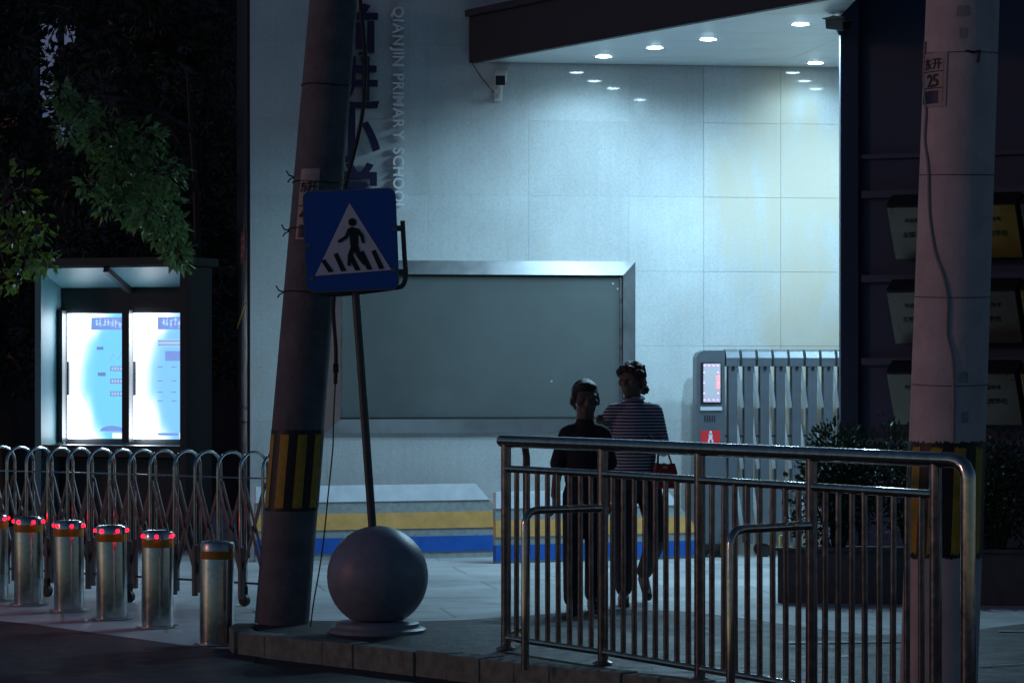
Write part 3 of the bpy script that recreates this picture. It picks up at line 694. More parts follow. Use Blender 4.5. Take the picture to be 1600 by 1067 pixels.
# cables on the dark pole
cb = [at(562, -60, 16.6), at(563, 0, 16.5), at(568, 60, 16.45), at(571, 110, 16.45), at(566, 180, 16.45), at(553, 240, 16.45), at(539, 295, 16.45), at(531, 345, 16.55), at(527, 420, 16.55), at(521, 480, 16.55), at(525, 545, 16.5), at(524, 600, 16.5)]
def smooth(pts, n=6):
    out = []
    for i in range(len(pts)-1):
        p0, p1, p2, p3 = pts[max(0, i-1)], pts[i], pts[i+1], pts[min(len(pts)-1, i+2)]
        for k in range(n):
            t = k/n; out.append(.5*((2*p1)+(p2-p0)*t+(2*p0-5*p1+4*p2-p3)*t*t+(3*p1-p0-3*p2+p3)*t**3))
    return out+[pts[-1]]
c1 = tag(MB().tube(smooth(cb), .011, 8).build('power_cable', M['rubber'], smooth=True), 'thick black cable hanging in a bow beside the leaning pole', 'cable')
c2 = tag(MB().tube(smooth([at(524, 596, 16.5), at(521, 660, 16.5), at(520, 700, 16.5), at(513, 770, 16.5), at(506, 840, 16.5), at(499, 890, 16.5), at(491, 935, 16.5), gnd(485, 979, .12)]), .0045, 6).build('thin_wire', M['rubber'], smooth=True), 'thin black wire dangling from the cable to the ground', 'wire')
MB().box(at(525, 575, 16.5), (.03, .03, .05)).build('cable_joint', M['rubber'], None)
cj = bpy.data.objects['cable_joint']; cj.parent = c1

rp0 = gnd(1467, 1061, .11)
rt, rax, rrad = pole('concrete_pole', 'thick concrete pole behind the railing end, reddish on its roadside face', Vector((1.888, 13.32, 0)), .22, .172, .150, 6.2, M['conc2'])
hazard(rt, rax, rrad, .59, 1.10, 10, .05, .05)
rz_ = lambda py: EYE+(580-py)/F*13.15-.11
patch(rax, rrad, -1.35, -.50, rz_(165), rz_(80), .005, 10).build('number_plate', M['plate'], rt)
patch(rax, rrad, -1.35, -.60, rz_(160), rz_(88), .0065, 10).build('plate_border', mat('plate_inner', (.40, .345, .33), .5), rt)
patch(rax, rrad, -1.35, -.72, rz_(160), rz_(140), .0075, 8).build('blue_block', M['plateblue'], rt)
patch(rax, rrad, -1.35, -.60, rz_(110.5), rz_(109), .0078, 8).build('plate_rule', M['platedark'], rt)
patch(rax, rrad, -1.35, -.60, rz_(136.5), rz_(135), .0078, 8).build('plate_rule', M['platedark'], rt)
for txt, a in (('东', -1.12), ('开', -.80)): on_pole(rt, rax, rrad, txt, .052, a, rz_(98), M['platedark'])
for txt, a in (('2', -1.02), ('5', -.82)): on_pole(rt, rax, rrad, txt, .078, a, rz_(124), M['platedark'])
for zz in (rz_(462), rz_(270), rz_(78), rz_(600)):
    c = rax(zz); r = rrad(zz)+.002
    MB().tube([c+Vector((r*math.cos(2*math.pi*k/32), r*math.sin(2*math.pi*k/32), .008*math.sin(2*math.pi*k/32))) for k in range(32)], .0018, 6, closed=True).build('wire_strap', mat('rusty_wire', (.10, .07, .06), .8), rt)
pts = []
for px, py in ((1448, 60), (1450, 120), (1452, 170), (1450, 215), (1454, 260), (1455, 330), (1462, 390), (1474, 430), (1481, 470), (1480, 520), (1488, 560), (1490, 620), (1489, 690)):
    z = rz_(py); c = rax(z); r = rrad(z)+.006; dx = (px-800)/F*13.15-(1.888+c.x); a = math.asin(max(-.98, min(.98, dx/r))); pts.append(c+Vector((r*math.sin(a), -r*math.cos(a), 0)))
MB().tube(smooth(pts, 4), .006, 6).build('surface_cable', mat('pale_cable', (.34, .30, .29), .6), rt, True)
MB().tube([rax(rz_(78))+Vector((-.01, -.155, 0)), rax(rz_(82))+Vector((.03, -.165, 0)), rax(rz_(78))+Vector((.06, -.16, 0)), rax(rz_(98))+Vector((.05, -.165, 0))], .006, 6).build('wire_twist', M['rubber'], rt)
for a, z, w in ((.1, rz_(592), .25), (.2, rz_(655), .2), (-.3, rz_(20), .35), (-.2, rz_(55), .2)):
    patch(rax, rrad, a, a+w, z-.012, z+.03, .0016, 24, .008).build('stain_patch', mat('pole_stain', (.40, .36, .35), .9, var=.4, scale=40), rt)

# ------------------------------------------------------------------ pedestrian sign on its post, stone ball foot
SY = 16.22
bc = at(590, 985, SY); bc.z = .115
sb = thing('stone_ball', bc, 'dark polished stone ball on stepped discs at the kerb', 'stone ball')
rb = .273
prof = [(rb*math.sin(math.pi*k/28), .30-rb*math.cos(math.pi*k/28)) for k in range(29)]; prof = [(r, z) for r, z in prof if z > .055]
MB().lathe([(0, .055), *prof[:-1], (0, .30+rb)], 48).build('ball', M['ball'], sb, True)
MB().lathe([(0, .0), (.262, .0), (.262, .018), (.25, .026), (.225, .03), (.225, .05), (.205, .06), (0, .06)], 48).build('foot_disc', M['ball'], sb, True)
ps = thing('crossing_sign', at(582, 826, SY), 'blue square pedestrian crossing sign on a leaning grey post', 'road sign')
ro = ps.location.copy(); sy = R(-3.3)
lo = lambda px, py, dy=0.0: at(px, py, SY)-ro+Vector((0, dy, 0))
MB().tube([lo(583, 845), lo(582, 826), lo(556, 462), lo(548, 340)], [.0225, .0225, .0225, .0225], 20).build('post', M['postgrey'], ps, True)
pc = lo(549, 376, -.045); rsg = Matrix.Rotation(R(3.0), 3, 'Y'); rsg = Matrix.Rotation(R(-3.2), 3, 'Y')
wS, hS = .502, .548
def rrect(w, h, r, n=6):
    o = []
    for cx, cz, a in ((w/2-r, h/2-r, 0), (-w/2+r, h/2-r, 90), (-w/2+r, -h/2+r, 180), (w/2-r, -h/2+r, 270)):
        for k in range(n+1): o.append((cx+r*math.cos(R(a+90*k/n)), cz+r*math.sin(R(a+90*k/n))))
    return o
pan = thing('sign_panel', pc, None, None); del_keys = [k for k in pan.keys()]; pan.parent = ps; pan.rotation_euler = (0, R(-2.2), 0)
# slight shear in the photo: the plate is bent, so it hangs a little askew
MB().vprism(rrect(wS, hS, .045), -.004, .004).build('back_plate', M['signgrey'], pan)
MB().vprism(rrect(wS-.012, hS-.012, .041), -.0062, -.0045).build('blue_field', M['signblue'], pan)
tri = [(-.20, -.185), (.212, -.168), (.0, .20)]
MB().vprism(tri, -.0085, -.0066).build('white_triangle', M['signwhite'], pan)
def flat(poly, nm): return MB().vprism(poly, -.0108, -.009).build(nm, M['black'], pan)
for k, x in enumerate((-.148, -.080, -.004, .060, .124)):
    zt_ = (-.105, -.072, -.075, -.067, -.064)[k]; zb2 = -.165+.006*k/4
    flat([(x-.016, zt_), (x+.006, zt_+.008), (x+.050, zb2), (x+.022, zb2-.003)], 'zebra_bar')
# walker
hd = [(.012+.022*math.cos(2*math.pi*k/20), .096+.022*math.sin(2*math.pi*k/20)) for k in range(20)]
flat(hd, 'walker_head')
def limb(pts, w, nm, y):
    b = MB()
    for (p, q), (wa, wb) in zip(zip(pts, pts[1:]), w):
        p, q = Vector((p[0], 0, p[1])), Vector((q[0], 0, q[1])); d = (q-p).normalized(); nr = Vector((-d.z, 0, d.x))
        b.vprism([((p-nr*wa)[0], (p-nr*wa)[2]), ((q-nr*wb)[0], (q-nr*wb)[2]), ((q+nr*wb)[0], (q+nr*wb)[2]), ((p+nr*wa)[0], (p+nr*wa)[2])], y-.0018, y)
        b.vprism([(q.x+wb*math.cos(2*math.pi*k/12), q.z+wb*math.sin(2*math.pi*k/12)) for k in range(12)], y-.0016, y-.0001)
    return b.build(nm, M['black'], pan)
flat([(-.008, .066), (.008, .071), (.034, .064), (.042, .050), (.040, -.025), (.036, -.045), (.0, -.045), (-.004, -.025), (-.006, .03), (-.012, .05)], 'walker_torso')
limb([(-.004, .058), (-.024, .018), (-.062, -.004)], ((.011, .009), (.009, .008)), 'walker_arm', -.0112)
limb([(.034, .056), (.060, .022), (.066, -.012)], ((.011, .009), (.009, .008)), 'walker_arm', -.0112)
limb([(.012, -.040), (-.008, -.085), (-.014, -.130)], ((.015, .012), (.012, .009)), 'walker_leg', -.0114)
limb([(.026, -.040), (.040, -.085), (.066, -.128)], ((.015, .012), (.012, .009)), 'walker_leg', -.0114)
for x, z in ((-wS/2+.018, -.02), (wS/2-.018, .05), (-wS/2+.03, -.20), (wS/2-.03, -.17)): MB().box((x, -.008, z), (.024, .004, .02)).build('clip', M['signgrey'], pan)
# bent tube bracket that carries the plate
tb = smooth([lo(481, 322), lo(485, 380), lo(490, 440), lo(500, 457), lo(520, 460), lo(560, 457), lo(615, 450), lo(629, 446), lo(634, 430), lo(632, 400), lo(629, 345)], 5)
MB().tube(tb, .0135, 10).build('bracket_tube', M['postgrey'], ps, True)
for px, py in ((624, 357), (628, 425), (486, 370)): MB().bar(lo(px-8, py, -.01), lo(px+8, py, -.01), .02, .03).build('bracket_lug', M['postgrey'], ps)

# ------------------------------------------------------------------ stainless railing
P = [Vector((-.03, 15.2, 0)), Vector((.436, 14.42, 0)), Vector((.85, 13.62, 0)), Vector((1.275, 12.80, 0)), Vector((1.69, 12.0, 0))]
END = Vector((1.800, 11.87, 0))
ZI = .115; ZT = 1.168
ra = thing('railing', P[0]+Vector((0, 0, ZI)), 'polished stainless steel pedestrian railing on the traffic island', 'railing')
ro = ra.location.copy()
L_ = lambda p, z: Vector((p.x, p.y, z))-ro
rd = (P[4]-P[0]).normalized(); rnv = Vector((-rd.y, rd.x, 0))
MB().tube([L_(P[0]-rd*.04, ZT), *[L_(p, ZT) for p in P[1:]], L_(P[4].lerp(END, .55), ZT), *[L_(P[4].lerp(END, .55+.45*math.sin(R(a))), ZT-.07*(1-math.cos(R(a)))) for a in (25, 50, 75, 90)], L_(END, ZI)], .031, 20).build('top_rail', M['chrome'], ra, True)
MB().ball(L_(P[0]-rd*.04, ZT), .031, 14).build('rail_cap', M['chrome'], ra, True)
for i, p in enumerate(P):
    MB().tube([L_(p, ZI), L_(p, ZT-.004)], .0255, 20).lathe([(.025, .006), (.05, .006), (.05, .012), (.026, .022)], 24, L_(p, ZI)).build('post', M['chrome'], ra, True)
for i in range(4):
    for z, r in ((1.028, .0185), (.175, .0165)): MB().tube([L_(P[i], z), L_(P[i+1], z)], r, 14).build('rail', M['chrome'], ra, True)
bal = MB().tube([(0, 0, .175), (0, 0, 1.026)], .0132, 12, cap=False).mesh('baluster', M['chrome'], True)
for i in range(4):
    n = 8
    for k in range(1, n+1):
        p = P[i].lerp(P[i+1], k/(n+1))+rd*random.uniform(-.004, .004); o = link('baluster', bal, ra, L_(p, 0))
        o.rotation_euler = (random.uniform(-.004, .004), random.uniform(-.004, .004), 0)
# low cranked side frames
def crank(p, q, nm):
    z = .865; d = (q-p); d.normalize()
    pts = [L_(p, z), L_(p.lerp(q, .85), z)]+[L_(q-d*.06*(1-math.sin(R(a))), z-.06*(1-math.cos(R(a)))) for a in (30, 60, 90)]+[L_(q, ZI)]
    return MB().tube(pts, .019, 14).build(nm, M['chrome'], ra, True)
crank(P[1], Vector((.062, 14.16, 0)), 'side_hoop'); crank(P[3], Vector((.905, 12.45, 0)), 'side_hoop')
q = Vector((.075, 15.55, 0))
MB().tube([L_(P[0]+Vector((.01, .02, 0)), ZT-.02), L_(q-Vector((.03, .08, 0)), ZT-.02), L_(q-Vector((.008, .02, 0)), ZT-.04), L_(q, ZT-.09), L_(q, ZI)], .019, 14).build('return_post', M['chrome'], ra, True)
MB().tube([L_(P[0], .19), L_(q, .19)], .014, 12).build('rail', M['chrome'], ra, True)

# ------------------------------------------------------------------ planter and shrubs
pl = thing('planter', (2.65, 19.95, 0), 'low dark stone planter in front of the plaque wall', 'planter', rz=R(-10))
pw = 1.72
for nm_, c, d in (('front_slab', (0, -.30, .17), (pw, .05, .34)), ('rear_slab', (0, .30, .17), (pw, .05, .34)), ('side_slab', (-pw/2+.025, 0, .168), (.05, .55, .336)), ('side_slab', (pw/2-.025, 0, .168), (.05, .55, .336)), ('soil', (0, 0, .14), (pw-.11, .54, .28))):
    MB().box(c, d, bev=.004).build(nm_, M['planter'] if nm_ != 'soil' else mat('soil', (.03, .025, .02), .95), pl)
MB().box((0, -.31, .353), (pw+.04, .11, .022), bev=.004).build('coping', M['planter'], pl)

def leaf_mesh(pts, size, droop=0, aspect=.42):
    """leaf blades (two folded quads each) at the given points; pts = (pos, direction)"""
    V = []; Fc = []
    for p, d in pts:
        s = size*random.uniform(.6, 1.25); d = (d+Vector((random.gauss(0, .45), random.gauss(0, .45), random.gauss(0, .45)-droop))).normalized()
        x = d.cross(Vector((random.gauss(0, 1), random.gauss(0, 1), random.gauss(0, 1))))
        if x.length < 1e-3: continue
        x.normalize(); nrm = d.cross(x); w = s*aspect*.5; i = len(V)
        V += [p, p+d*s*.45+x*w+nrm*s*.07, p+d*s*.45-x*w+nrm*s*.07, p+d*s]
        Fc += [(i, i+1, i+3), (i, i+3, i+2)]
    me = bpy.data.meshes.new('leaves'); me.from_pydata([tuple(v) for v in V], [], Fc); return me
def leaves(name, pts, size, mats, parent, droop=0, aspect=.42):
    me = leaf_mesh(pts, size, droop, aspect)
    for m in mats: me.materials.append(m)
    for p in me.polygons: p.material_index = (p.index//2*7919 % 97) % len(mats)
    return link(name, me, parent)
def rdir(): 
    v = Vector((random.gauss(0, 1), random.gauss(0, 1), random.gauss(0, 1))); return v.normalized()
def shrub(name, label, c, r, n, mats, size=.05):
    t = thing(name, c, label, 'shrub'); stems = MB()
    pts = []; 
    lobes = [(Vector((random.uniform(-.55, .55)*r[0], random.uniform(-.5, .5)*r[1], r[2]*random.uniform(.45, 1.15))), random.uniform(.45, .75)) for _ in range(16)]
    for lc, k in lobes:
        stems.tube([(lc.x*.2, lc.y*.2, 0), tuple(lc*.6), tuple(lc)], [.012, .008, .004], 6)
        for _ in range(n//16):
            d = rdir(); q = lc+Vector((d.x*r[0]*k, d.y*r[1]*k, d.z*r[2]*k*.8))*random.uniform(.55, 1)
            if q.z > .02: pts.append((q, d))
    stems.build('stem', M['bark'], t); leaves('foliage', pts, size, mats, t, -.2)
    return t
# planter local -> world
pm_ = pl.matrix_basis
shrub('clipped_shrub', 'dark glossy shrub spilling over the planter next to the grey gate', pm_ @ Vector((-.50, 0, .28)), (.36, .34, .57), 3800, [M['leafC']])
shrub('clipped_shrub', 'dark glossy shrub in the planter behind the concrete pole', pm_ @ Vector((.02, .02, .28)), (.36, .34, .60), 3400, [M['leafC']])
shrub('clipped_shrub', 'dark glossy shrub at the far end of the planter', pm_ @ Vector((.54, .02, .28)), (.36, .34, .57), 3200, [M['leafC']])

# ------------------------------------------------------------------ notice kiosk with two backlit posters
KY = R(-20)
kp = at(186, 700, 26.1); kp.z = 0
ki = thing('notice_kiosk', kp, 'teal framed notice kiosk holding two glowing posters', 'kiosk', rz=KY)
kw = 1.36; zt_ = 2.36; zb2 = .93
MB().box((0, .30, 1.25), (kw+.1, .06, 2.5)).build('back_wall', M['kioskdark'], ki)
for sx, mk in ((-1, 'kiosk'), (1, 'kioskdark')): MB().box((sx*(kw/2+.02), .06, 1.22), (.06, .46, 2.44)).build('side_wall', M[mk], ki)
for sx in (-1, 1): MB().bar((sx*kw/4, -.22, zt_+.06), (sx*kw/4, .20, zt_-.10), kw/2-.03, .02, up=(0, 1, 0)).build('eave_panel', M['kiosk'], ki)
MB().bar((0, -.24, zt_+.04), (0, .20, zt_-.13), .05, .06, up=(0, 1, 0)).build('eave_beam', M['kioskdark'], ki)
MB().box((0, .05, zt_+.10), (kw+.2, .62, .07)).build('roof', M['kioskdark'], ki)
MB().box((0, .06, zb2-.10), (kw-.0, .42, .10)).build('sill', M['kioskdark'], ki)
MB().box((0, .20, zb2-.55), (kw, .10, .76)).build('apron', M['kioskdark'], ki)
MB().box((0, .22, 2.16), (kw, .05, .26)).build('head_panel', M['kioskdark'], ki)
pw_, ph_ = .555, 1.095
for k, (sx, nm_) in enumerate(((-1, 'posterA'), (1, 'posterB'))):
    cx = sx*.325; cz = zb2+ph_/2
    o = MB().box((cx, .20, cz), (pw_, .03, ph_)).build('backlit_poster', M[nm_], ki)
    yy = .183
    def pr_(x0, x1, z0, z1, m, nm2, y=yy): MB().box((cx-pw_/2+(x0+x1)/2*pw_, y, zb2+(z0+z1)/2*ph_), ((x1-x0)*pw_, .002, (z1-z0)*ph_)).build(nm2, M[m], o)
    pr_(.42, .995, .87, .97, 'print1', 'header_print')
    for q in range(7):
        gb = MB()
        for w_ in range(5):
            gx, gz = .50+.068*q+random.uniform(.005, .04), .90+random.uniform(0, .05); ver = w_ % 2
            gb.box((cx-pw_/2+gx*pw_, yy-.0025, zb2+gz*ph_), ((.009 if ver else .04)*pw_, .002, (.045 if ver else .006)*ph_))
        gb.build('header_glyph', M['print2'], o)
    if k == 0:
        for z in (.56, .46, .36): pr_(.76, .995, z-.02, z+.02, 'print3', 'label_print'); [pr_(.785+.05*q, .815+.05*q, z-.012, z+.012, 'print2', 'label_glyph', yy-.0025) for q in range(4)]
        pr_(.54, .68, .50, .53, 'print3', 'label_print'); pr_(.52, .64, .71, .735, 'print3', 'label_print')
        b = MB(); zz = [(.76, .62), (.82, .68), (.90, .63), (.97, .69)]
        for (xa, za), (xb, zb3) in zip(zz, zz[1:]): b.bar((cx-pw_/2+xa*pw_, yy-.003, zb2+za*ph_), (cx-pw_/2+xb*pw_, yy-.003, zb2+zb3*ph_), .002, .008, up=(0, 1, 0))
        b.build('chart_line', M['print3'], o)
        pr_(.80, .995, .005, .045, 'print4', 'pale_corner_print')
        b = MB(); b.vprism([(cx-pw_/2+pw_*(.80+.22*math.cos(R(a))), zb2+ph_*(.06+.045*math.sin(R(a)))) for a in range(0, 181, 15)], yy-.003, yy-.001); b.build('arc_print', M['print1'], o)
    else:
        pr_(.42, .86, .735, .79, 'print2', 'label_print'); pr_(.43, .85, .745, .752, 'print3', 'rule_print', yy-.0025); pr_(.43, .85, .775, .782, 'print3', 'rule_print', yy-.0025)
        pr_(.55, .995, .62, .70, 'print1', 'band_print')
        for z in (.57, .46, .37, .30):
            for x in (.42, .66, .88): pr_(x, x+.09, z, z+.007, 'print3', 'text_line_print')
        pr_(.80, .995, .005, .05, 'print4', 'pale_corner_print'); pr_(.42, .78, .03, .05, 'print1', 'rule_print')
    MB().box((cx-sx*0-pw_/2+.03, .15, cz-.02), (.012, .03, .30)).build('door_handle', M['kioskdark'], ki)
for sx in (-1, 0, 1):
    MB().box((sx*.65 if sx else 0, .17, zb2+ph_/2), (.07 if sx == 0 else .06, .10, ph_+.06)).build('mullion', M['kioskdark'], ki)

# ------------------------------------------------------------------ trees beyond the kiosk
def branch(b, p, d, L, r, n=6, wob=.25, grav=0.0):
    pts = [Vector(p)]; d = Vector(d).normalized(); rs = [r]
    for k in range(n):
        d = (d+Vector((random.gauss(0, wob), random.gauss(0, wob), random.gauss(0, wob)-grav))*.5).normalized(); pts.append(pts[-1]+d*L/n); rs.append(r*(1-.8*(k+1)/n))
    b.tube(pts, rs, 7); return pts
def tree(label, base, h, r0, crown, n, mats, size, droop, name='broadleaf_tree'):
    t = thing(name, base, label, 'tree'); b = MB()
    tp = branch(b, (0, 0, 0), (random.uniform(-.08, .08), 0, 1), h, r0, 8, .10)
    pts = []
    for c, rad, k in crown:
        c = Vector(c)-Vector(base); src = min(tp, key=lambda q: (q-c).length)
        br = [src, src.lerp(c, .5)+Vector((0, 0, .12)), c]; b.tube(smooth(br, 4), [r0*.35*(1-.09*i) for i in range(9)], 6)
        for _ in range(max(3, int(k/70))):
            e = c+rdir()*max(rad)*.8; b.tube([c, c.lerp(e, .5)+Vector((0, 0, .04)), e], [.012, .008, .003], 5)
        for _ in range(int(n*k/100)):
            d = rdir(); rr_ = random.uniform(.25, 1)**.5
            pts.append((c+Vector((d.x*rad[0], d.y*rad[1], d.z*rad[2]))*rr_, d))
    b.build('trunk', M['bark'], t, True); leaves('crown', pts, size, mats, t, droop)
    return t
def cl(px, py, Y, r, k): return (at(px, py, Y), r if isinstance(r, tuple) else (r, r, r*.8), k)
# hanging branch lit by the posters
tA = [cl(*q) for q in ((165, 210, 24.10, .24, 90), (190, 245, 24.10, .24, 100), (215, 290, 24.10, .26, 130), (240, 330, 24.00, .25, 130), (185, 295, 24.00, .17, 60), (262, 360, 24.00, .17, 80), (275, 395, 24.00, .11, 45), (225, 215, 24.20, .17, 50), (250, 270, 24.20, .24, 80), (170, 320, 23.90, .12, 30), (100, 150, 23.70, .12, 30), (125, 175, 23.80, .15, 40), (105, 205, 23.60, .11, 25), (140, 290, 23.80, .12, 25), (285, 410, 24.05, .06, 16))]
tree('tree with drooping pale leaves hanging over the notice kiosk', (at(300, 900, 26.9).x, 26.9, 0), 4.2, .07, tA, 210, [M['leafA'], M['leafB'], M['leafA']], .085, .55)
tB = [cl(*q) for q in ((30, 370, 24.6, .22, 60), (50, 400, 24.6, .17, 50), (15, 300, 24.8, .3, 60), (75, 410, 24.7, .10, 20), (30, 440, 24.5, .10, 24), (60, 350, 24.9, .16, 30), (10, 430, 24.7, .14, 30))]
tree('thin young tree with yellowish leaves and bare twigs beside the kiosk', (at(-40, 900, 24.7).x, 24.7, 0), 3.4, .05, tB, 110, [M['leafY'], M['leafA']], .10, .3)
dense = []
for px in range(110, 380, 44):
    for py in range(-60, 620, 70):
        dense.append(cl(px+random.uniform(-18, 18), py+random.uniform(-20, 20), 28.0+random.uniform(-.5, .5), random.uniform(.24, .36), random.uniform(45, 70)))
tree('tall dark evergreen standing close behind the notice kiosk', (at(270, 900, 28.2).x, 28.2, 0), 6.0, .14, dense, 260, [M['leafC']], .10, .2, 'evergreen_tree')
dense2 = []
for px in range(-80, 130, 44):
    for py in range(-60, 640, 64):
        if 52 < px < 118 and 10 < py < 200: continue
        dense2.append(cl(px+random.uniform(-18, 18), py+random.uniform(-20, 20), 29.5+random.uniform(-.6, .6), random.uniform(.24, .36), random.uniform(45, 70)))
tree('broad dark tree with a gap in its leaves, a pale building behind it', (at(20, 900, 29.6).x, 29.6, 0), 6.2, .15, dense2, 260, [M['leafC']], .11, .2, 'evergreen_tree')

# dim building far behind the trees
fb = thing('apartment_building', (-11, 62, 0), 'dim apartment block glimpsed through the trees', 'building')
MB().box((0, 3, 9), (14, 6, 18)).build('wall', M['facade'], fb)
MB().box((0, 2.9, 18.15), (14.4, 6.4, .3)).build('roof', M['fascia'], fb)
wme = MB().box((0, 0, 0), (.9, .08, 1.4)).mesh('window', M['kioskdark'])
for i in range(8):
    for j in range(6):
        link('window', wme, fb, (-6+1.7*i, -.02, 1.7+2.9*j))
for px, py, w, h, m in ((74, 95, .28, 1.5, 'farwin'), (86, 60, .10, .8, 'farwin'), (110, 55, .24, .4, 'farwin'), (75, 165, .22, .5, 'farwin'), (12, 195, .4, .7, 'farred'), (100, 215, .3, .5, 'farwin')):
    p = at(px, py, 61.9); MB().box((p.x+11, -.10, p.z), (w, .05, h)).build('lit_window', M[m], fb)
# low wall closing the yard behind the trees
tag(MB().box((0, 0, .9), (16, .25, 1.8)).build('yard_wall', M['fascia'], loc=(-8.6, 33, 0)), 'low dark yard wall behind the trees', 'wall')

# ------------------------------------------------------------------ people
def fuse(b, name, m, parent, voxel=.011, it=4, bumps=0):
    me = b.mesh(name+'_raw', m); o = bpy.data.objects.new('tmp', me); COL.objects.link(o)
    md = o.modifiers.new('r', 'REMESH'); md.mode = 'VOXEL'; md.voxel_size = voxel
    ms = o.modifiers.new('s', 'SMOOTH'); ms.iterations = it; ms.factor = .5
    if bumps:
        tx = bpy.data.textures.new('curl', 'CLOUDS'); tx.noise_scale = .014; dm = o.modifiers.new('d', 'DISPLACE'); dm.texture = tx; dm.strength = bumps; dm.texture_coords = 'LOCAL'
    r = bpy.data.meshes.new_from_object(o.evaluated_get(bpy.context.evaluated_depsgraph_get()))
    bpy.data.objects.remove(o); r.name = name; r.materials.clear(); r.materials.append(m)
    for p in r.polygons: p.use_smooth = True
    return link(name, r, parent)
def hand(b, w, d, side, palm=.075, curl=.35, down=Vector((0, 0, -1)), s=1.0):
    """palm and five fingers; w = wrist, d = pointing direction, side = direction of the thumb"""
    w, d, side = Vector(w), Vector(d).normalized(), Vector(side).normalized(); nrm = d.cross(side).normalized()
    c = w+d*.045*s
    for k in (-1.2, -.4, .4, 1.2): b.capsule(w+side*.007*k*s, w+d*.075*s+side*.017*k*s, .014*s, .0125*s, 8)
    for k, L in ((1.25, .066), (.42, .074), (-.42, .068), (-1.25, .052)):
        p = w+d*.08*s+side*.019*k*s; q = p+(d*.86+nrm*curl*.5).normalized()*L*.52*s; e = q+(d*.6+nrm*curl*1.6).normalized()*L*.5*s
        b.capsule(p, q, .0095*s, .0085*s, 7); b.capsule(q, e, .0085*s, .007*s, 7)
    p = w+d*.022*s+side*.026*s; q = p+(d*.7+side*.7).normalized()*.036*s; e = q+(d*.95+side*.15+nrm*.2).normalized()*.028*s
    b.capsule(p, q, .012*s, .0105*s, 7); b.capsule(q, e, .0105*s, .008*s, 7)
def head(b, c, s, yaw, pitch=0):
    """cranium, jaw, nose, brows, lips, ears, one volume; faces -Y before yaw"""
    rt_ = Matrix.Rotation(yaw, 3, 'Z') @ Matrix.Rotation(pitch, 3, 'X'); T = lambda x, y, z: Vector(c)+rt_ @ (Vector((x, y, z))*s)
    b.ball(T(0, .012, .035), (.072*s, .088*s, .078*s), 18, rt_); b.ball(T(0, -.022, -.03), (.056*s, .062*s, .072*s), 16, rt_)
    b.ball(T(0, -.045, -.082), (.030*s, .030*s, .022*s), 10, rt_)
    b.capsule(T(0, -.082, .012), T(0, -.098, -.022), .008*s, .012*s, 8); b.ball(T(.009, -.09, -.026), .008*s, 8); b.ball(T(-.009, -.09, -.026), .008*s, 8)
    b.capsule(T(-.020, -.078, -.054), T(.020, -.078, -.054), .008*s, .008*s, 8); b.capsule(T(-.016, -.076, -.066), T(.016, -.076, -.066), .008*s, .008*s, 8)
    for sx in (-1, 1):
        b.capsule(T(sx*.046, -.066, .026), T(sx*.014, -.078, .022), .009*s, .010*s, 8); b.ball(T(sx*.04, -.058, -.012), .024*s, 10)
        b.ball(T(sx*.076, .012, -.008), (.010*s, .022*s, .032*s), 10, rt_)
    return T
def eyes(T, s, parent):
    for sx in (-1, 1):
        MB().ball(T(sx*.030, -.070, .006), .0105*s, 10).build('eye', mat('eye_white', (.22, .20, .19), .5), parent); MB().ball(T(sx*.030, -.0765, .006), .0058*s, 8).build('iris', M['rubber'], parent)

# woman: striped jersey, dark slacks, arm round the boy, red bag on her forearm
wm = thing('person', (.795, 19.57, 0), 'person in a striped short sleeved jersey, hair in a bun, red bag on the arm', 'person', 'people walking together')
b = MB()
T = head(b, (-.018, -.005, 1.458), 1.05, R(-30))
b.capsule((0, .01, 1.27), (-.012, .0, 1.40), .056, .052)
b.capsule((-.105, .0, 1.262), (.105, .0, 1.262), .052, .052); b.ball((0, .0, 1.14), (.13, .095, .17), 16); b.ball((0, .0, .95), (.125, .095, .16), 16); b.ball((0, .01, .83), (.14, .105, .12), 16)
wl_hip, wl_knee, wl_ank = Vector((-.078, 0, .80)), Vector((-.07, -.035, .44)), Vector((-.068, .0, .085))
wr_hip, wr_knee, wr_ank = Vector((.082, 0, .80)), Vector((.155, .02, .45)), Vector((.075, .30, .185))
for h_, k_, a_ in ((wl_hip, wl_knee, wl_ank), (wr_hip, wr_knee, wr_ank)):
    b.capsule(h_, k_, .082, .055); b.capsule(k_, a_, .056, .034)
b.capsule(wl_ank, (-.072, -.13, .03), .035, .028); b.capsule(wr_ank, (.095, .235, .05), .033, .026)
# arm with the bag
sL, eL, wL = Vector((.132, .0, 1.255)), Vector((.190, .03, 1.00)), Vector((.125, -.20, 1.045))
b.capsule(sL, eL, .048, .038); b.capsule(eL, wL, .038, .026); hand(b, wL, (-.55, -.75, .1), (0, .1, 1), curl=.5)
# arm round the boy's back, hand on his shoulder
sR, eR, wR = Vector((-.135, .0, 1.255)), Vector((-.27, .02, 1.04)), Vector((-.215, -.36, 1.16))
b.capsule(sR, eR, .048, .038); b.capsule(eR, wR, .038, .027); hand(b, wR, (-.15, -.8, .35), (.9, -.1, .2), curl=.3)
fuse(b, 'body', M['skin'], wm, .009, 3)
eyes(T, 1.05, wm)
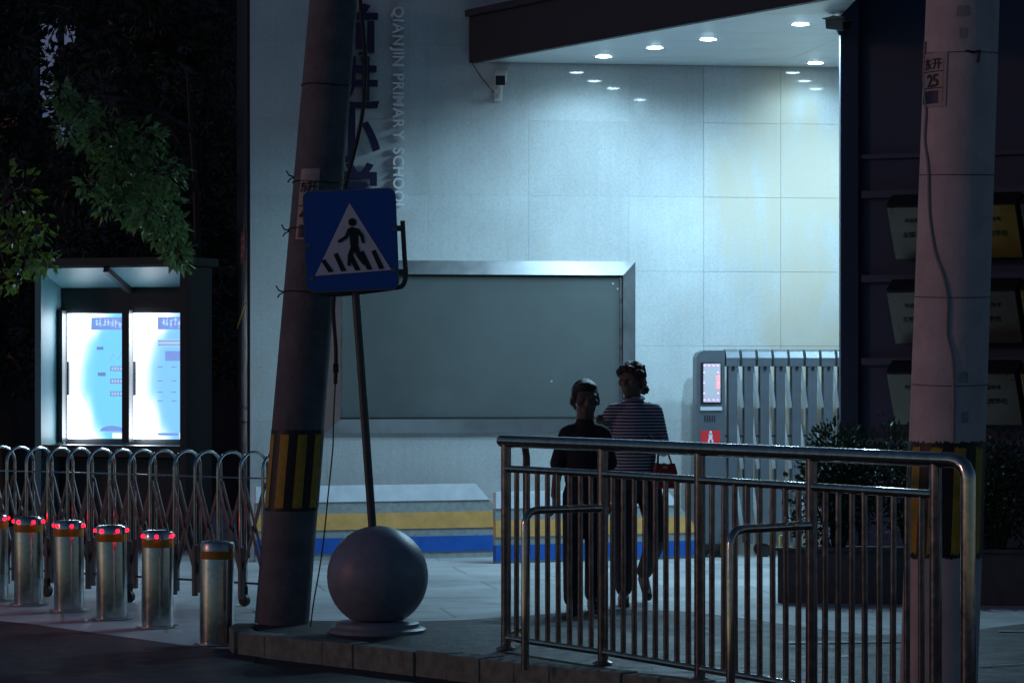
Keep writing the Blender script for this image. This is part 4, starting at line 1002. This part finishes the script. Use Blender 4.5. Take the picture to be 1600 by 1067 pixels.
# jersey
b = MB(); b.capsule((-.10, .0, 1.258), (.10, .0, 1.258), .062, .062); b.ball((0, .0, 1.14), (.148, .112, .19), 16); b.ball((0, .0, .97), (.145, .11, .18), 16); b.ball((0, .005, .845), (.158, .122, .10), 16)
b.capsule((0, .005, 1.28), (0, .0, 1.325), .085, .062)
b.capsule(sL, sL.lerp(eL, .86), .058, .054); b.capsule(sR, sR.lerp(eR, .86), .058, .054)
fuse(b, 'striped_jersey', M['stripe'], wm, .010, 4)
b = MB(); b.tube([(.066*math.cos(2*math.pi*k/24)-.003, .066*math.sin(2*math.pi*k/24)+.0, 1.345+.012*math.sin(2*math.pi*k/24)) for k in range(24)], .009, 8, closed=True); b.build('collar', mat('pale_collar', (.22, .22, .27), .8), wm, True)
# slacks
b = MB(); b.ball((0, .01, .82), (.162, .122, .13), 16)
for h_, k_, a_ in ((wl_hip, wl_knee, wl_ank), (wr_hip, wr_knee, wr_ank)): b.capsule(h_, k_, .096, .068); b.capsule(k_, k_.lerp(a_, .93), .068, .055)
fuse(b, 'slacks', M['trouserw'], wm, .010, 4)
b = MB(); b.capsule((-.068, .04, .04), (-.073, -.15, .035), .040, .034); b.box((-.07, -.05, .012), (.075, .25, .022), bev=.01); fuse(b, 'shoe', M['shoe'], wm, .008, 3)
b = MB(); b.capsule((.075, .335, .15), (.098, .225, .042), .038, .032); b.capsule((.06, .35, .14), (.11, .22, .03), .018, .018); fuse(b, 'shoe', M['shoe'], wm, .008, 3)
# curly hair with a bun
b = MB(); 
for k in range(70):
    d = rdir(); 
    if d.z < -.35 or (d.y < -.25 and d.z < .42): continue
    q = T(d.x*.068, .012+d.y*.080, .040+d.z*.070); b.ball(q, random.uniform(.020, .027), 8)
b.ball(T(0, .022, .042), (.083, .096, .085), 14); b.ball(T(0, .05, -.01), (.076, .06, .07), 12)
for q in ((-.062, -.058, .062), (-.035, -.078, .082), (.0, -.084, .088), (.035, -.074, .082), (-.074, -.028, .055), (.062, -.052, .058)): b.ball(T(q[0]*.9, q[1]*.9, q[2]*.88), .025, 8)
for q in ((0, .128, -.035), (.01, .145, -.055), (-.012, .14, -.03), (.0, .105, -.015)): b.ball(T(*q), .036, 10)
fuse(b, 'curly_hair', M['hairw'], wm, .006, 2, .020)

# red handbag hung on her forearm
hb_c = Vector((.795+.195, 19.50, .86))
bg_ = thing('handbag', hb_c, 'small red handbag hanging from the walker\'s forearm', 'handbag')
b = MB(); prof = [(-.075, -.10), (.085, -.10), (.10, -.06), (.062, .075), (.03, .06), (0, .068), (-.03, .06), (-.058, .075), (-.092, -.06)]
b.vprism(prof, -.04, .04); bag_o = b.build('pouch', M['bag'], bg_)
md = bag_o.modifiers.new('bevel', 'BEVEL'); md.width = .018; md.segments = 3
for yy in (-.028, .028): MB().tube(smooth([Vector((-.045, yy, .06)), Vector((-.04, yy*.6, .13)), Vector((-.01, yy*.3, .185)), Vector((.02, yy*.6, .13)), Vector((.045, yy, .06))], 5), .006, 6).build('strap', M['bag'], bg_, True)
MB().box((0, -.043, .04), (.03, .006, .018), bev=.002).build('clasp', M['brushed'], bg_)

# boy: dark tee, dark trousers
by = thing('person', (.462, 18.98, 0), 'shorter person in a black tee and dark trousers with arms hanging down', 'person', 'people walking together')
b = MB(); T2 = head(b, (.0, -.005, 1.340), 1.14, R(10), R(3))
b.capsule((0, .01, 1.17), (0, .0, 1.30), .060, .056); b.capsule((-.09, .0, 1.135), (.09, .0, 1.135), .048, .048); b.ball((0, .0, 1.02), (.118, .09, .16), 16); b.ball((0, .0, .86), (.112, .09, .14), 16); b.ball((0, .005, .77), (.118, .095, .10), 16)
bl_, br_ = [(Vector((sx*.066, 0, .74)), Vector((sx*.070-.012, -.02 if sx > 0 else -.09, .41)), Vector((sx*.068-.016, .10 if sx > 0 else -.06, .08 if sx < 0 else .10))) for sx in (-1, 1)]
for h_, k_, a_ in (bl_, br_): b.capsule(h_, k_, .075, .05); b.capsule(k_, a_, .05, .033); b.capsule(a_, a_+Vector((0, -.12, -.055)), .032, .027)
for sx, el, wr in ((-1, Vector((-.172, .01, .90)), Vector((-.196, -.05, .74))), (1, Vector((.150, .02, .91)), Vector((.158, -.04, .74)))):
    b.capsule((sx*.116, 0, 1.12), el, .040, .033); b.capsule(el, wr, .034, .024); hand(b, wr, (0, -.10, -1), (-sx*.25, -1, 0), curl=.4, s=.95)
fuse(b, 'body', M['skin'], by, .009, 3); eyes(T2, 1.14, by)
b = MB(); b.capsule((-.088, .0, 1.13), (.088, .0, 1.13), .060, .060); b.ball((0, .0, 1.02), (.136, .106, .18), 16); b.ball((0, .0, .87), (.136, .108, .16), 16); b.ball((0, .0, .775), (.138, .11, .07), 14); b.capsule((0, .005, 1.14), (0, 0, 1.195), .078, .062)
for sx, el in ((-1, Vector((-.176, .01, .90))), (1, Vector((.154, .02, .91)))): b.capsule((sx*.114, 0, 1.12), Vector((sx*.114, 0, 1.12)).lerp(el, .82), .056, .060)
fuse(b, 'black_tee', M['tee'], by, .010, 4)
b = MB(); b.ball((0, .005, .76), (.132, .112, .12), 16)
for h_, k_, a_ in (bl_, br_): b.capsule(h_, k_, .080, .064); b.capsule(k_, k_.lerp(a_, .96), .064, .056)
fuse(b, 'trousers', M['trouser'], by, .010, 4)
for h_, k_, a_ in (bl_, br_):
    b = MB(); b.capsule(a_+Vector((0, .03, -.042)), a_+Vector((0, -.15, -.046)), .040, .034); b.box(a_+Vector((0, -.06, -.070)), (.08, .25, .022), bev=.01); fuse(b, 'shoe', M['shoe'], by, .008, 3)
b = MB(); b.ball(T2(0, .020, .040), (.086, .104, .090), 18); b.ball(T2(0, -.038, .075), (.068, .060, .036), 12); b.ball(T2(0, .055, -.012), (.081, .066, .076), 12)
for sx in (-1, 1): b.ball(T2(sx*.062, .004, .022), (.020, .046, .044), 10)
fuse(b, 'short_hair', M['hairb'], by, .007, 6)
